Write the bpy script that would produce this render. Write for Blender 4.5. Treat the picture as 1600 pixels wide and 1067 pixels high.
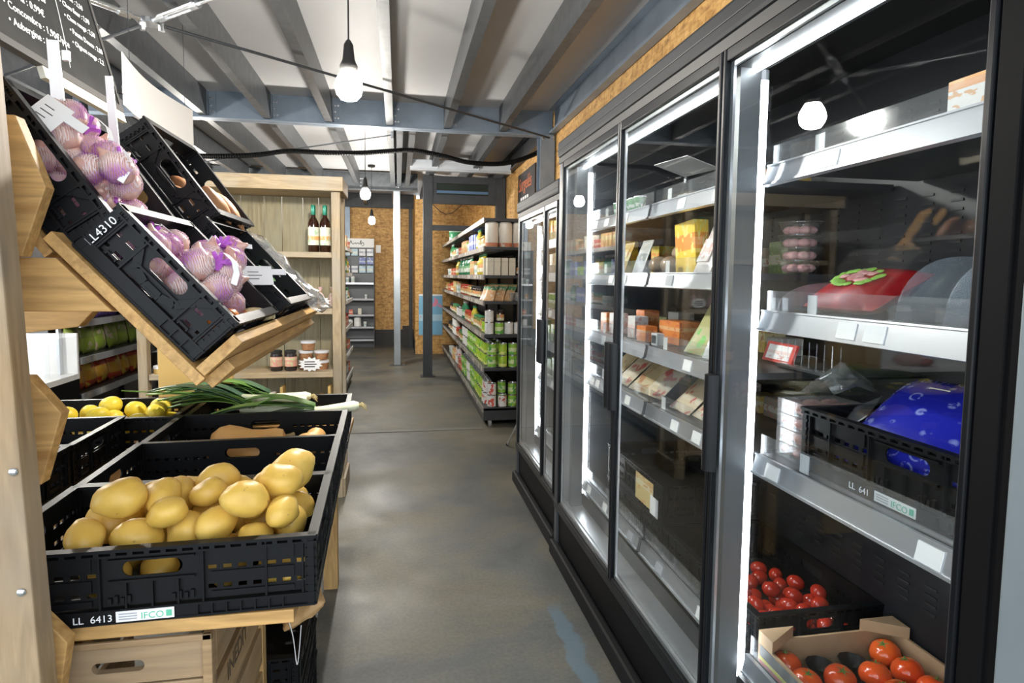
import bpy, bmesh, math, random
from mathutils import Vector, Matrix, Euler
from mathutils import noise as mnoise
random.seed(7)
sc = bpy.context.scene
for o in list(bpy.data.objects): bpy.data.objects.remove(o)
COL = sc.collection
PI = math.pi
R = math.radians

# ------------------------------------------------------------------ camera
cam_data = bpy.data.cameras.new('camera')
cam = bpy.data.objects.new('camera', cam_data)
COL.objects.link(cam)
yv = Vector((622-800, 507-430, -960)).normalized()
uv_ = Vector((136., 11993., 960.)); uv_ = (uv_ - uv_.dot(yv)*yv).normalized()
xv = yv.cross(uv_)
rot = Matrix((xv, yv, uv_))
cam.matrix_world = Matrix.Translation((0, 0, 1.40)) @ rot.to_4x4()
cam_data.sensor_width = 36.0
cam_data.lens = 36*960/1600
cam_data.shift_y = -26.5/1600
cam_data.clip_start = 0.02
sc.camera = cam

# ------------------------------------------------------------------ light of the place
world = bpy.data.worlds.new('daylight'); sc.world = world
world.use_nodes = True
bg = world.node_tree.nodes['Background']
bg.inputs[0].default_value = (0.86, 0.93, 1.0, 1)
bg.inputs[1].default_value = 1.45
sc.view_settings.view_transform = 'Standard'
sc.view_settings.look = 'None'
sc.view_settings.gamma = 1.0
sc.view_settings.use_curve_mapping = False
sc.view_settings.exposure = 1.2
sc.cycles.use_denoising = True
sc.cycles.max_bounces = 8
sc.cycles.transparent_max_bounces = 24
sc.cycles.sample_clamp_indirect = 6.0
BULB, LED = 430.0, 7.0

# ------------------------------------------------------------------ mesh helpers
class MB:
    """collects shapes, then builds ONE mesh object; several materials by index"""
    def __init__(s): s.v, s.f, s.m, s.cur = [], [], [], 0
    def add(s, vs, fs):
        b = len(s.v); s.v += [tuple(p) for p in vs]
        for f in fs: s.f.append(tuple(b+i for i in f)); s.m.append(s.cur)
        return s
    def mat(s, i): s.cur = i; return s
    def box(s, x0, x1, y0, y1, z0, z1, M=None):
        vs = [Vector((x, y, z)) for z in (z0, z1) for y in (y0, y1) for x in (x0, x1)]
        if M is not None: vs = [M @ p for p in vs]
        return s.add(vs, [(0,2,3,1),(4,5,7,6),(0,1,5,4),(2,6,7,3),(0,4,6,2),(1,3,7,5)])
    def bar(s, a, b, w, h, up=(0,0,1)):
        a, b = Vector(a), Vector(b); d = b-a; L = d.length; d.normalize()
        up = Vector(up)
        if abs(d.dot(up)) > .98: up = Vector((1,0,0))
        x = d.cross(up).normalized(); z = x.cross(d)
        M = Matrix((x, d, z)).transposed().to_4x4(); M.translation = a
        return s.box(-w/2, w/2, 0, L, -h/2, h/2, M)
    def prism(s, pts, z0, z1, M=None):
        """polygon in xy, extruded along z"""
        n = len(pts)
        vs = [Vector((p[0], p[1], z)) for z in (z0, z1) for p in pts]
        if M is not None: vs = [M @ p for p in vs]
        return s.add(vs, [tuple(range(n-1,-1,-1)), tuple(range(n,2*n))] + [(i,(i+1)%n,n+(i+1)%n,n+i) for i in range(n)])
    def lathe(s, prof, n=16, M=None, cap=True):
        vs, fs = [], []
        for r, z in prof:
            for k in range(n):
                a = 2*PI*k/n; p = Vector((r*math.cos(a), r*math.sin(a), z)); vs.append(M @ p if M is not None else p)
        for i in range(len(prof)-1):
            for k in range(n):
                fs.append((i*n+k, i*n+(k+1)%n, (i+1)*n+(k+1)%n, (i+1)*n+k))
        if cap:
            fs.append(tuple(range(n-1,-1,-1))); t = (len(prof)-1)*n; fs.append(tuple(range(t, t+n)))
        return s.add(vs, fs)
    def tube(s, path, r, n=8, cap=True):
        path = [Vector(p) for p in path]; rs = r if isinstance(r, (list, tuple)) else [r]*len(path)
        vs, fs = [], []; ref = None
        for i, p in enumerate(path):
            d = (path[min(i+1, len(path)-1)] - path[max(i-1, 0)]).normalized()
            if ref is None: ref = Vector((0,0,1)) if abs(d.z) < .9 else Vector((1,0,0))
            x = d.cross(ref).normalized(); y = x.cross(d).normalized(); ref = y
            for k in range(n):
                a = 2*PI*k/n; vs.append(p + rs[i]*(x*math.cos(a)+y*math.sin(a)))
        for i in range(len(path)-1):
            for k in range(n): fs.append((i*n+k, i*n+(k+1)%n, (i+1)*n+(k+1)%n, (i+1)*n+k))
        if cap: fs.append(tuple(range(n-1,-1,-1))); t=(len(path)-1)*n; fs.append(tuple(range(t,t+n)))
        return s.add(vs, fs)
    def cyl(s, a, b, r, n=12): return s.tube([a, b], r, n)
    def ball(s, c, rad, nu=10, nv=7, M=None):
        rx, ry, rz = rad if isinstance(rad, (list, tuple)) else (rad,)*3
        vs = [Vector((0,0,-rz))]; fs = []
        for j in range(1, nv):
            t = PI*j/nv - PI/2
            for k in range(nu):
                a = 2*PI*k/nu; vs.append(Vector((rx*math.cos(t)*math.cos(a), ry*math.cos(t)*math.sin(a), rz*math.sin(t))))
        vs.append(Vector((0,0,rz)))
        for k in range(nu): fs.append((0, 1+(k+1)%nu, 1+k))
        for j in range(nv-2):
            for k in range(nu): fs.append((1+j*nu+k, 1+j*nu+(k+1)%nu, 1+(j+1)*nu+(k+1)%nu, 1+(j+1)*nu+k))
        t = 1+(nv-2)*nu; e = len(vs)-1
        for k in range(nu): fs.append((t+k, t+(k+1)%nu, e))
        if M is not None: vs = [M @ p for p in vs]
        return s.add([p+Vector(c) for p in vs], fs)
    def hole(s, u0, u1, v0, v1, cu, cv, hw, hh, t0, t1, P):
        """slab from (u0,v0) to (u1,v1) with a stadium hole; P maps (u,v,t) to space"""
        n = 24; inner, outer = [], []
        r = min(hw, hh)
        for k in range(n):
            a = 2*PI*(k+.5)/n; c, q = math.cos(a), math.sin(a)
            inner.append((cu + math.copysign(hw-r, c) + r*c if hw > hh else cu + r*c, cv + math.copysign(hh-r, q) + r*q if hh > hw else cv + r*q))
            g = max(abs(c), abs(q)); ou, ov = c/g, q/g
            outer.append((cu + (ou*(u1-cu) if ou > 0 else ou*(cu-u0)), cv + (ov*(v1-cv) if ov > 0 else ov*(cv-v0))))
        # snap the samples nearest to the corners onto them
        for (a_, b_) in ((u0,v0),(u0,v1),(u1,v0),(u1,v1)):
            i = min(range(n), key=lambda k: (outer[k][0]-a_)**2+(outer[k][1]-b_)**2); outer[i] = (a_, b_)
        vs = [P(*p, t0) for p in outer]+[P(*p, t0) for p in inner]+[P(*p, t1) for p in outer]+[P(*p, t1) for p in inner]
        fs = []
        for k in range(n):
            j = (k+1) % n
            fs += [(k, n+k, n+j, j), (2*n+k, 2*n+j, 3*n+j, 3*n+k), (n+k, 3*n+k, 3*n+j, n+j), (k, j, 2*n+j, 2*n+k)]
        return s.add(vs, fs)
    def mesh(s, name, mats, smooth=False):
        me = bpy.data.meshes.new(name); me.from_pydata(s.v, [], s.f)
        for m in (mats if isinstance(mats, (list, tuple)) else [mats]): me.materials.append(m)
        if len(me.materials) > 1: me.polygons.foreach_set('material_index', s.m)
        bm = bmesh.new(); bm.from_mesh(me); bmesh.ops.recalc_face_normals(bm, faces=bm.faces); bm.to_mesh(me); bm.free()
        if smooth:
            me.polygons.foreach_set('use_smooth', [True]*len(me.polygons))
            me.set_sharp_from_angle(angle=R(smooth if smooth is not True else 40))
        me.update(); return me
    def build(s, name, mats, parent=None, smooth=False, bevel=0):
        return put(name, s.mesh(name, mats, smooth), parent, bevel=bevel)

def put(name, me, parent=None, loc=None, rot=None, scale=None, bevel=0):
    o = bpy.data.objects.new(name, me); COL.objects.link(o)
    if parent is not None: o.parent = parent
    if loc is not None: o.location = loc
    if rot is not None: o.rotation_euler = rot
    if scale is not None: o.scale = scale
    if bevel:
        m = o.modifiers.new('bevel', 'BEVEL'); m.width = bevel; m.segments = 2; m.limit_method = 'ANGLE'; m.angle_limit = R(50)
    return o
def tag(o, label=None, cat=None, group=None, kind=None):
    if label: o['label'] = label
    if cat: o['category'] = cat
    if group: o['group'] = group
    if kind: o['kind'] = kind
    return o
def thing(name, label, cat, loc=(0,0,0), rot=(0,0,0), group=None):
    o = put(name, None, None, loc, rot); o.empty_display_size = .05
    return tag(o, label, cat, group)
def struct(o): o['kind'] = 'structure'; return o
def dup(root, loc=None, rot=None, label=None, group=None):
    r = root.copy(); COL.objects.link(r)
    if loc is not None: r.location = loc
    if rot is not None: r.rotation_euler = rot
    if label: r['label'] = label
    if group: r['group'] = group
    for ch in root.children:
        c = ch.copy(); COL.objects.link(c); c.parent = r
        for g in ch.children:
            d = g.copy(); COL.objects.link(d); d.parent = c
    return r
_tm = {}
def text_mesh(txt, size, mat, shear=0, depth=.0004, align='LEFT'):
    k = (txt, size, mat.name, shear, align)
    if k in _tm: return _tm[k]
    cu = bpy.data.curves.new('lettering', 'FONT'); cu.body = txt; cu.size = size; cu.shear = shear; cu.extrude = depth; cu.align_x = align
    cu.resolution_u = 3
    o = bpy.data.objects.new('lettering', cu); COL.objects.link(o)
    dg = bpy.context.evaluated_depsgraph_get(); me = bpy.data.meshes.new_from_object(o.evaluated_get(dg))
    COL.objects.unlink(o); bpy.data.objects.remove(o)
    me.materials.clear(); me.materials.append(mat); _tm[k] = me
    return me

# ------------------------------------------------------------------ materials
def new_mat(name):
    m = bpy.data.materials.new(name); m.use_nodes = True
    nt = m.node_tree; b = nt.nodes['Principled BSDF']
    return m, nt, b
def N(nt, t, **kw):
    n = nt.nodes.new(t)
    for k, v in kw.items(): setattr(n, k, v)
    return n
def ramp(nt, fac, stops):
    n = N(nt, 'ShaderNodeValToRGB'); e = n.color_ramp.elements
    while len(e) < len(stops): e.new(.5)
    for i, (p, c) in enumerate(stops): e[i].position = p; e[i].color = (*c, 1)
    nt.links.new(fac, n.inputs[0]); return n.outputs[0]
def coords(nt, scale=(1,1,1), kind='Object', rot=(0,0,0), rnd=True):
    tc = N(nt, 'ShaderNodeTexCoord'); mp = N(nt, 'ShaderNodeMapping')
    mp.inputs['Scale'].default_value = scale; mp.inputs['Rotation'].default_value = rot
    if rnd:
        oi = N(nt, 'ShaderNodeObjectInfo'); va = N(nt, 'ShaderNodeVectorMath', operation='ADD'); mu = N(nt, 'ShaderNodeMath', operation='MULTIPLY')
        mu.inputs[1].default_value = 37.0; nt.links.new(oi.outputs['Random'], mu.inputs[0])
        nt.links.new(tc.outputs[kind], va.inputs[0]); nt.links.new(mu.outputs[0], va.inputs[1]); nt.links.new(va.outputs[0], mp.inputs[0])
    else: nt.links.new(tc.outputs[kind], mp.inputs[0])
    return mp.outputs[0]
def noise(nt, vec, scale, detail=4, rough=.55, dist=0):
    n = N(nt, 'ShaderNodeTexNoise'); n.inputs['Scale'].default_value = scale; n.inputs['Detail'].default_value = detail
    n.inputs['Roughness'].default_value = rough; n.inputs['Distortion'].default_value = dist
    nt.links.new(vec, n.inputs['Vector']); return n.outputs[0]
def bump(nt, b, h, s, d=.01):
    n = N(nt, 'ShaderNodeBump'); n.inputs['Strength'].default_value = s; n.inputs['Distance'].default_value = d
    nt.links.new(h, n.inputs['Height']); nt.links.new(n.outputs[0], b.inputs['Normal'])
_mc = {}
def mat(name, c1, rough=.5, metal=0, c2=None, scale=6, stretch=(1,1,1), bmp=0, bscale=60, lo=.3, hi=.7, coat=0, spec=.5):
    if name in _mc: return _mc[name]
    m, nt, b = new_mat(name); _mc[name] = m
    b.inputs['Roughness'].default_value = rough; b.inputs['Metallic'].default_value = metal
    b.inputs['Base Color'].default_value = (*c1, 1); b.inputs['Specular IOR Level'].default_value = spec
    if coat: b.inputs['Coat Weight'].default_value = coat; b.inputs['Coat Roughness'].default_value = .15
    if c2 or bmp:
        v = coords(nt, stretch)
        if c2: nt.links.new(ramp(nt, noise(nt, v, scale), [(lo, c1), (hi, c2)]), b.inputs['Base Color'])
        if bmp: bump(nt, b, noise(nt, v, bscale), bmp)
    return m
def wood(name, pale, dark, axis, ring=9., rough=.6, grey=None):
    if name in _mc: return _mc[name]
    m, nt, b = new_mat(name); _mc[name] = m
    st = [1., 1., 1.]; st['xyz'.index(axis)] = .09
    v = coords(nt, st)
    n1 = noise(nt, v, ring, 3, .5, 1.6); n2 = noise(nt, v, ring*9, 3, .6)
    c = ramp(nt, n1, [(.28, dark), (.40, pale), (.47, [a*.78 for a in pale]), (.53, pale), (.60, [a*.82 for a in pale]), (.72, dark)])
    f = ramp(nt, n2, [(.35, (.72,.70,.66)), (.6, (1,1,1))])
    mx = N(nt, 'ShaderNodeMix', data_type='RGBA', blend_type='MULTIPLY'); mx.inputs[0].default_value = .8
    nt.links.new(c, mx.inputs[6]); nt.links.new(f, mx.inputs[7])
    out = mx.outputs[2]
    vk = N(nt, 'ShaderNodeTexVoronoi'); vk.inputs['Scale'].default_value = 4.5
    st2 = [1., 1., 1.]; st2['xyz'.index(axis)] = .45
    nt.links.new(coords(nt, st2), vk.inputs['Vector'])
    kf = ramp(nt, vk.outputs[0], [(.03, (1,1,1)), (.085, (0,0,0))])
    mk = N(nt, 'ShaderNodeMix', data_type='RGBA'); nt.links.new(kf, mk.inputs[0]); nt.links.new(out, mk.inputs[6]); mk.inputs[7].default_value = (*[a*.45 for a in dark], 1)
    out = mk.outputs[2]
    if grey:
        g = noise(nt, coords(nt), 3.0, 3); mg = N(nt, 'ShaderNodeMix', data_type='RGBA')
        nt.links.new(ramp(nt, g, [(.4,(0,0,0)),(.7,(.8,.8,.8))]), mg.inputs[0]); nt.links.new(out, mg.inputs[6]); mg.inputs[7].default_value = (*grey, 1); out = mg.outputs[2]
    nt.links.new(out, b.inputs['Base Color']); b.inputs['Roughness'].default_value = rough
    bump(nt, b, n2, .12, .004); return m
def emis(name, col, s):
    m, nt, b = new_mat(name)
    b.inputs['Base Color'].default_value = (*col, 1); b.inputs['Emission Color'].default_value = (*col, 1); b.inputs['Emission Strength'].default_value = s
    return m
def film(name, tint, refl=.12, rough=.05, haze=0.0, hcol=(.9,.9,.9)):
    """thin clear sheet: mostly see-through, mirrors more at grazing angles, a little haze"""
    m = bpy.data.materials.new(name); m.use_nodes = True; nt = m.node_tree; nt.nodes.clear()
    out = N(nt, 'ShaderNodeOutputMaterial'); tr = N(nt, 'ShaderNodeBsdfTransparent'); gl = N(nt, 'ShaderNodeBsdfGlossy'); mx = N(nt, 'ShaderNodeMixShader'); lw = N(nt, 'ShaderNodeLayerWeight')
    tr.inputs[0].default_value = (*tint, 1); gl.inputs['Roughness'].default_value = rough; lw.inputs[0].default_value = .5
    pw = N(nt, 'ShaderNodeMath', operation='POWER'); pw.inputs[1].default_value = 5.0; nt.links.new(lw.outputs['Facing'], pw.inputs[0])
    mu = N(nt, 'ShaderNodeMath', operation='MULTIPLY_ADD'); mu.inputs[1].default_value = 1-refl; mu.inputs[2].default_value = refl; mu.use_clamp = True
    nt.links.new(pw.outputs[0], mu.inputs[0]); nt.links.new(mu.outputs[0], mx.inputs[0])
    src = tr.outputs[0]
    if haze:
        df = N(nt, 'ShaderNodeBsdfDiffuse'); df.inputs[0].default_value = (*hcol, 1); m2 = N(nt, 'ShaderNodeMixShader'); m2.inputs[0].default_value = haze
        nt.links.new(tr.outputs[0], m2.inputs[1]); nt.links.new(df.outputs[0], m2.inputs[2]); src = m2.outputs[0]
    nt.links.new(src, mx.inputs[1]); nt.links.new(gl.outputs[0], mx.inputs[2]); nt.links.new(mx.outputs[0], out.inputs[0])
    return m
def osb(name):
    m, nt, b = new_mat(name)
    cols = []
    for k, (rt, sc_) in enumerate(((.5, (14, 14, 44)), (1.9, (15, 15, 50)), (2.6, (46, 46, 17)))):
        vo = N(nt, 'ShaderNodeTexVoronoi'); vo.inputs['Scale'].default_value = 1.0
        nt.links.new(coords(nt, sc_, 'Object', (rt*.6, rt*.5, rt), False), vo.inputs['Vector'])
        sx = N(nt, 'ShaderNodeSeparateColor'); nt.links.new(vo.outputs['Color'], sx.inputs[0]); cols.append(sx.outputs[0])
    a = N(nt, 'ShaderNodeMath', operation='ADD'); nt.links.new(cols[0], a.inputs[0]); nt.links.new(cols[1], a.inputs[1])
    a2 = N(nt, 'ShaderNodeMath', operation='ADD'); nt.links.new(a.outputs[0], a2.inputs[0]); nt.links.new(cols[2], a2.inputs[1])
    d = N(nt, 'ShaderNodeMath', operation='DIVIDE'); d.inputs[1].default_value = 3; nt.links.new(a2.outputs[0], d.inputs[0])
    nt.links.new(ramp(nt, d.outputs[0], [(.12, (.30,.155,.045)), (.4, (.50,.275,.085)), (.6, (.60,.345,.11)), (.9, (.72,.46,.18))]), b.inputs['Base Color'])
    b.inputs['Roughness'].default_value = .62
    bump(nt, b, d.outputs[0], .25, .004); return m
def label_mat(name, base, band, blob, lo=.3, hi=.62, rough=.35, axis=2, bs=3.0):
    """printed packaging: base colour, a band along one axis, and blotches of a third colour"""
    if name in _mc: return _mc[name]
    m, nt, b = new_mat(name); _mc[name] = m
    tc = N(nt, 'ShaderNodeTexCoord'); sp = N(nt, 'ShaderNodeSeparateXYZ'); nt.links.new(tc.outputs['Generated'], sp.inputs[0])
    f = ramp(nt, sp.outputs[axis], [(lo-.01, (0,0,0)), (lo, (1,1,1)), (hi, (1,1,1)), (hi+.01, (0,0,0))])
    m1 = N(nt, 'ShaderNodeMix', data_type='RGBA'); nt.links.new(f, m1.inputs[0]); m1.inputs[6].default_value = (*base, 1); m1.inputs[7].default_value = (*band, 1)
    vo = noise(nt, coords(nt, (1,1,1), 'Generated'), bs, 2)
    g = ramp(nt, vo, [(.56, (0,0,0)), (.60, (1,1,1))])
    m2 = N(nt, 'ShaderNodeMix', data_type='RGBA'); nt.links.new(g, m2.inputs[0]); nt.links.new(m1.outputs[2], m2.inputs[6]); m2.inputs[7].default_value = (*blob, 1)
    nt.links.new(m2.outputs[2], b.inputs['Base Color']); b.inputs['Roughness'].default_value = rough
    return m

# floor: worn dark concrete, olive-brown wear down the aisle, a rubbed blue paint line beside the cabinets
def floor_mat():
    m, nt, b = new_mat('worn_concrete')
    v = coords(nt, (1,1,1), 'Object', rnd=False)
    c = ramp(nt, noise(nt, v, 1.1, 6, .6, .4), [(.30, (.050,.054,.056)), (.44, (.095,.099,.094)), (.56, (.135,.124,.090)), (.75, (.175,.175,.17))])
    g = ramp(nt, noise(nt, v, 70, 3), [(.3, (.8,.8,.8)), (.7, (1.1,1.1,1.1))])
    mx = N(nt, 'ShaderNodeMix', data_type='RGBA', blend_type='MULTIPLY'); mx.inputs[0].default_value = 1
    nt.links.new(c, mx.inputs[6]); nt.links.new(g, mx.inputs[7])
    sp = N(nt, 'ShaderNodeSeparateXYZ'); nt.links.new(v, sp.inputs[0])
    w = N(nt, 'ShaderNodeMath', operation='MULTIPLY_ADD'); nt.links.new(noise(nt, v, 9, 4), w.inputs[0]); w.inputs[1].default_value = .10; nt.links.new(sp.outputs[0], w.inputs[2])
    s1 = ramp(nt, w.outputs[0], [(.66, (0,0,0)), (.67, (1,1,1)), (.725, (1,1,1)), (.74, (0,0,0))])
    s2 = ramp(nt, sp.outputs[1], [(.60, (1,1,1)), (.62, (0,0,0))])   # ramp over Y/4
    sy = N(nt, 'ShaderNodeMath', operation='MULTIPLY'); sy.inputs[1].default_value = .25; nt.links.new(sp.outputs[1], sy.inputs[0])
    nt.links.new(sy.outputs[0], s2.node.inputs[0])
    mm = N(nt, 'ShaderNodeMath', operation='MULTIPLY'); nt.links.new(s1, mm.inputs[0]); nt.links.new(s2, mm.inputs[1])
    m3 = N(nt, 'ShaderNodeMath', operation='MULTIPLY'); nt.links.new(mm.outputs[0], m3.inputs[0]); m3.inputs[1].default_value = .6
    mb = N(nt, 'ShaderNodeMix', data_type='RGBA'); nt.links.new(m3.outputs[0], mb.inputs[0]); nt.links.new(mx.outputs[2], mb.inputs[6]); mb.inputs[7].default_value = (.10,.17,.22,1)
    nt.links.new(mb.outputs[2], b.inputs['Base Color'])
    rr = ramp(nt, noise(nt, v, 2.2, 5), [(.3, (.42,.42,.42)), (.7, (.62,.62,.62))]); nt.links.new(rr, b.inputs['Roughness'])
    bump(nt, b, noise(nt, v, 45, 4), .06, .003); return m

FLOOR = floor_mat()
OSB = osb('oriented_strand_board')
PANEL = mat('ceiling_sheet', (.58,.58,.59), .55, c2=(.64,.64,.65), scale=1.2)
GALV = mat('galvanised_steel', (.070,.078,.086), .42, .3, c2=(.110,.118,.127), scale=14, bmp=.02)
GALVB = mat('blue_grey_steel', (.20,.25,.31), .42, .35, c2=(.27,.33,.40), scale=5)
ZINC = mat('bright_zinc', (.75,.78,.80), .25, .9)
DKSTEEL = mat('anthracite_paint', (.035,.039,.045), .45, c2=(.05,.055,.062), scale=8, spec=.35)
CHAR = mat('charcoal_powdercoat', (.030,.033,.037), .4, c2=(.042,.045,.05), scale=20)
BLACK = mat('black_plastic', (.006,.0065,.0075), .42, bmp=.03, bscale=90, spec=.22)
BLACKM = mat('black_coated_metal', (.005,.005,.0055), .55, spec=.14)
MATTE = mat('matte_black_frame', (.005,.005,.0055), .65, spec=.10)
SHEEN = mat('black_satin_frame', (.006,.007,.009), .34, spec=.24)
ALU = mat('brushed_aluminium', (.74,.76,.78), .30, .85, c2=(.82,.84,.86), scale=30)
RAIL = mat('silver_price_rail', (.56,.58,.62), .30, .75, c2=(.66,.68,.72), scale=6, stretch=(1,.3,1))
STEELGR = mat('grey_steel_panel', (.19,.23,.25), .5, .2, c2=(.23,.27,.29), scale=4)
WHITEP = mat('white_card', (.86,.86,.85), .6)
WHITEPL = mat('white_plastic', (.84,.84,.83), .35)
GREYC = mat('grey_card', (.42,.43,.46), .5)
INK = mat('black_ink', (.02,.02,.02), .6)
CHALK = mat('white_chalk', (.88,.90,.90), .8)
LETTER = mat('white_print', (.85,.86,.88), .5)
GREENP = mat('green_print', (.12,.50,.32), .5)
BOARD = mat('chalkboard_slate', (.014,.0145,.015), .7, c2=(.034,.034,.033), scale=5, spec=.15)
WPALE_X = wood('pale_pine_x', (.60,.355,.125), (.40,.205,.06), 'x')
WPALE_Y = wood('pale_pine_y', (.60,.355,.125), (.40,.205,.06), 'y')
WPALE_Z = wood('pale_pine_z', (.60,.37,.14), (.40,.215,.07), 'z')
WGREY_X = wood('aged_pine_x', (.52,.39,.23), (.33,.23,.13), 'x', grey=(.40,.36,.29))
WGREY_Y = wood('aged_pine_y', (.52,.39,.23), (.33,.23,.13), 'y', grey=(.40,.36,.29))
WGREY_Z = wood('aged_pine_z', (.48,.36,.21), (.27,.20,.11), 'z', grey=(.38,.34,.27))
WPLANK = wood('greenish_old_plank', (.36,.30,.17), (.20,.165,.09), 'z', grey=(.30,.28,.19))
WBOX_X = wood('old_box_wood_x', (.40,.26,.13), (.24,.145,.07), 'x', grey=(.30,.22,.14))
WBOX_Y = wood('old_box_wood_y', (.42,.27,.13), (.25,.15,.07), 'y', grey=(.32,.23,.14))
WPOST = wood('post_wood', (.40,.27,.14), (.24,.15,.07), 'z', grey=(.30,.24,.17))
PLY = mat('yellow_plywood', (.62,.40,.12), .5, c2=(.68,.46,.16), scale=3, stretch=(1,1,.2))
GLASS = film('door_glass', (.95,.97,.975), .025, .0)
CLEAR = film('clear_acrylic', (.95,.96,.965), .04, .05, .05)
WRAP = film('cling_wrap', (.96,.97,.97), .07, .12, .06)
PURPLE = mat('purple_net', (.46,.12,.56), .5)
LEDM = emis('led_tube', (.93,.97,1.0), LED)
BULBM = emis('bulb_glow', (1.0,.95,.87), BULB)
KRAFT = mat('brown_card', (.42,.27,.15), .7, c2=(.48,.32,.18), scale=20)
# ================================================================== the setting
BX = (-4.3, 1.48)
struct(MB().box(-4.6, 2.2, -3.0, 12.6, -.1, 0).build('floor', FLOOR))
seam = MB().box(-.62, .76, 5.50, 5.58, 0, .004); s_ = seam.build('floor_seam', mat('pale_seam', (.17,.165,.15), .6, c2=(.12,.12,.11), scale=20)); s_.parent = bpy.data.objects['floor']
ceil = struct(MB().box(-4.6, 1.6, -.6, 12.6, 2.975, 3.03).build('ceiling', PANEL))
def joist(x, y0, y1, m, flip=1):
    w, h, t = .062*flip, .22, .005
    pts = [(0,0),(w,0),(w,.016),(w-t*flip,.016),(w-t*flip,t),(t*flip,t),(t*flip,h-t),(w,h-t),(w,h),(0,h)]
    if flip < 0: pts = pts[::-1]
    M = Matrix(((1,0,0,x-w/2),(0,0,1,0),(0,1,0,2.752),(0,0,0,1)))
    o = MB().prism(pts, y0, y1, M).build('joist', m); o.parent = ceil
    return o
JX = [-3.72, -3.2, -2.68, -2.16, -1.644, -1.12, -.60, -.07, .45, .965]
for x in JX:
    joist(x, -.6, 5.80, GALV, 1 if x > 0 else -1); joist(x, 5.90, 9.65, GALV, 1 if x > 0 else -1); joist(x, 9.75, 12.4, GALV, 1)
joist(.02, 5.92, 9.65, GALV, 1); joist(.14, 5.92, 9.65, GALV, -1)
for y0, y1 in ((-.6, 5.80), (5.90, 12.4)): joist(1.44, y0, y1, DKSTEEL if y0 > 0 else GALVB, -1)
struct(MB().box(1.48, 1.56, -.2, 12.6, 0, 2.975).build('wall_right', OSB))
struct(MB().box(-4.4, .36, 12.45, 12.55, 0, 2.975).build('wall_back', OSB))
struct(MB().box(.30, 1.48, 11.05, 11.15, 0, 2.74).box(.30, .36, 11.15, 12.45, 0, 2.74).build('wall_partition', OSB))
struct(MB().box(-4.45, -4.38, 1.5, 12.6, 0, 2.975).build('wall_left', mat('dark_wall', (.06,.06,.065), .6)))
struct(MB().box(-4.38, .30, 12.42, 12.45, 0, .32).build('baseboard_back', mat('dark_skirting', (.022,.020,.018), .5)))
struct(MB().box(.285, .30, 11.16, 12.42, 0, .22).build('baseboard_partition', mat('dark_skirting', (.022,.020,.018), .5)))

# ---- steel
def beam(name, label, x0, x1, y, z0, z1, m, bolts=(), fl=.10):
    t = thing(name, label, 'beam', ((x0+x1)/2, y, z0))
    cx = (x0+x1)/2
    b = MB().box(x0-cx, x1-cx, -.005, .005, 0, z1-z0).box(x0-cx, x1-cx, -fl/2, fl/2, 0, .012).box(x0-cx, x1-cx, -fl/2, fl/2, z1-z0-.012, z1-z0)
    b.build('web_and_flanges', m, t)
    for bx in bolts:
        br = MB().box(bx-cx+.035, bx-cx+.095, -.012, -.005, .03, z1-z0-.03).box(bx-cx+.033, bx-cx+.039, -.06, -.005, .03, z1-z0-.03).build('joist_bracket', m, t)
        for q in range(3):
            for dx in (.052, .078)[:1 if q % 2 else 2]:
                p = Vector((bx-cx+dx, -.012, .06+q*.055)); MB().cyl(p, p+Vector((0,-.012,0)), .009, 6).build('bolt', ZINC, br)
    return t
beam('roof_beam', 'blue-grey steel beam crossing the ceiling in front of the first hanging lamp row', -4.3, 1.46, 5.85, 2.735, 2.995, GALVB, [x for x in JX if x > -1.8], .12)
beam('roof_beam', 'far grey steel beam over the bare galvanised post', -4.3, .30, 9.70, 2.68, 2.95, GALV, [-.60, -.07])
beam('roof_beam', 'dark steel beam along the top of the far end wall', -4.3, .30, 12.36, 2.70, 2.97, DKSTEEL, [])
beam('roof_beam', 'short bright galvanised beam above the anthracite portal frame', .15, 1.42, 7.84, 2.70, 2.83, mat('bright_galvanised', (.66,.70,.74), .35, .4), [.45, .965], .09)

t = thing('steel_column', 'blue-grey steel column on the board wall above the far chiller', 'column', (1.40, 5.86, 0))
MB().box(-.07, .07, -.075, -.063, 0, 2.735).box(-.07, .07, .063, .075, 0, 2.735).box(-.006, .006, -.065, .065, 0, 2.735).build('profile', GALVB, t)
MB().box(-.09, .09, -.10, .10, 0, .012).build('base_plate', GALVB, t)
for dx in (-.05, .05):
    MB().cyl((dx, -.08, 2.69), (dx, -.08, 2.735), .011, 6).build('bolt', ZINC, t)
t = thing('steel_post', 'bare galvanised square post standing in the middle of the far aisle', 'post', (-.015, 9.70, 0))
MB().box(-.052, .052, -.052, .052, .01, 2.68).build('shaft', mat('mill_steel', (.34,.38,.40), .32, .6, c2=(.44,.48,.50), scale=3), t, bevel=.006)
MB().box(-.13, .13, -.10, .10, 0, .012).build('base_plate', GALV, t)
for dx in (-.1, .1): MB().cyl((dx, -.06, .012), (dx, -.06, .035), .01, 6).build('bolt', ZINC, t)
t = thing('steel_post', 'dark post against the far board wall behind the hanging-card display', 'post', (-.96, 12.38, 0))
MB().box(-.05, .05, -.04, .04, 0, 2.70).build('shaft', GALVB, t); MB().box(-.08, .08, -.06, .06, 0, .01).build('base_plate', GALVB, t)
t = thing('steel_column', 'grey steel door jamb beside the nearest chiller door at the right edge', 'column', (.83, .56, 0))
MB().box(-.07, .07, -.14, .075, 0, 2.6).build('profile', STEELGR, t, bevel=.004); MB().box(-.072, .072, -.142, .077, 0, .02).build('base_plate', STEELGR, t)

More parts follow.
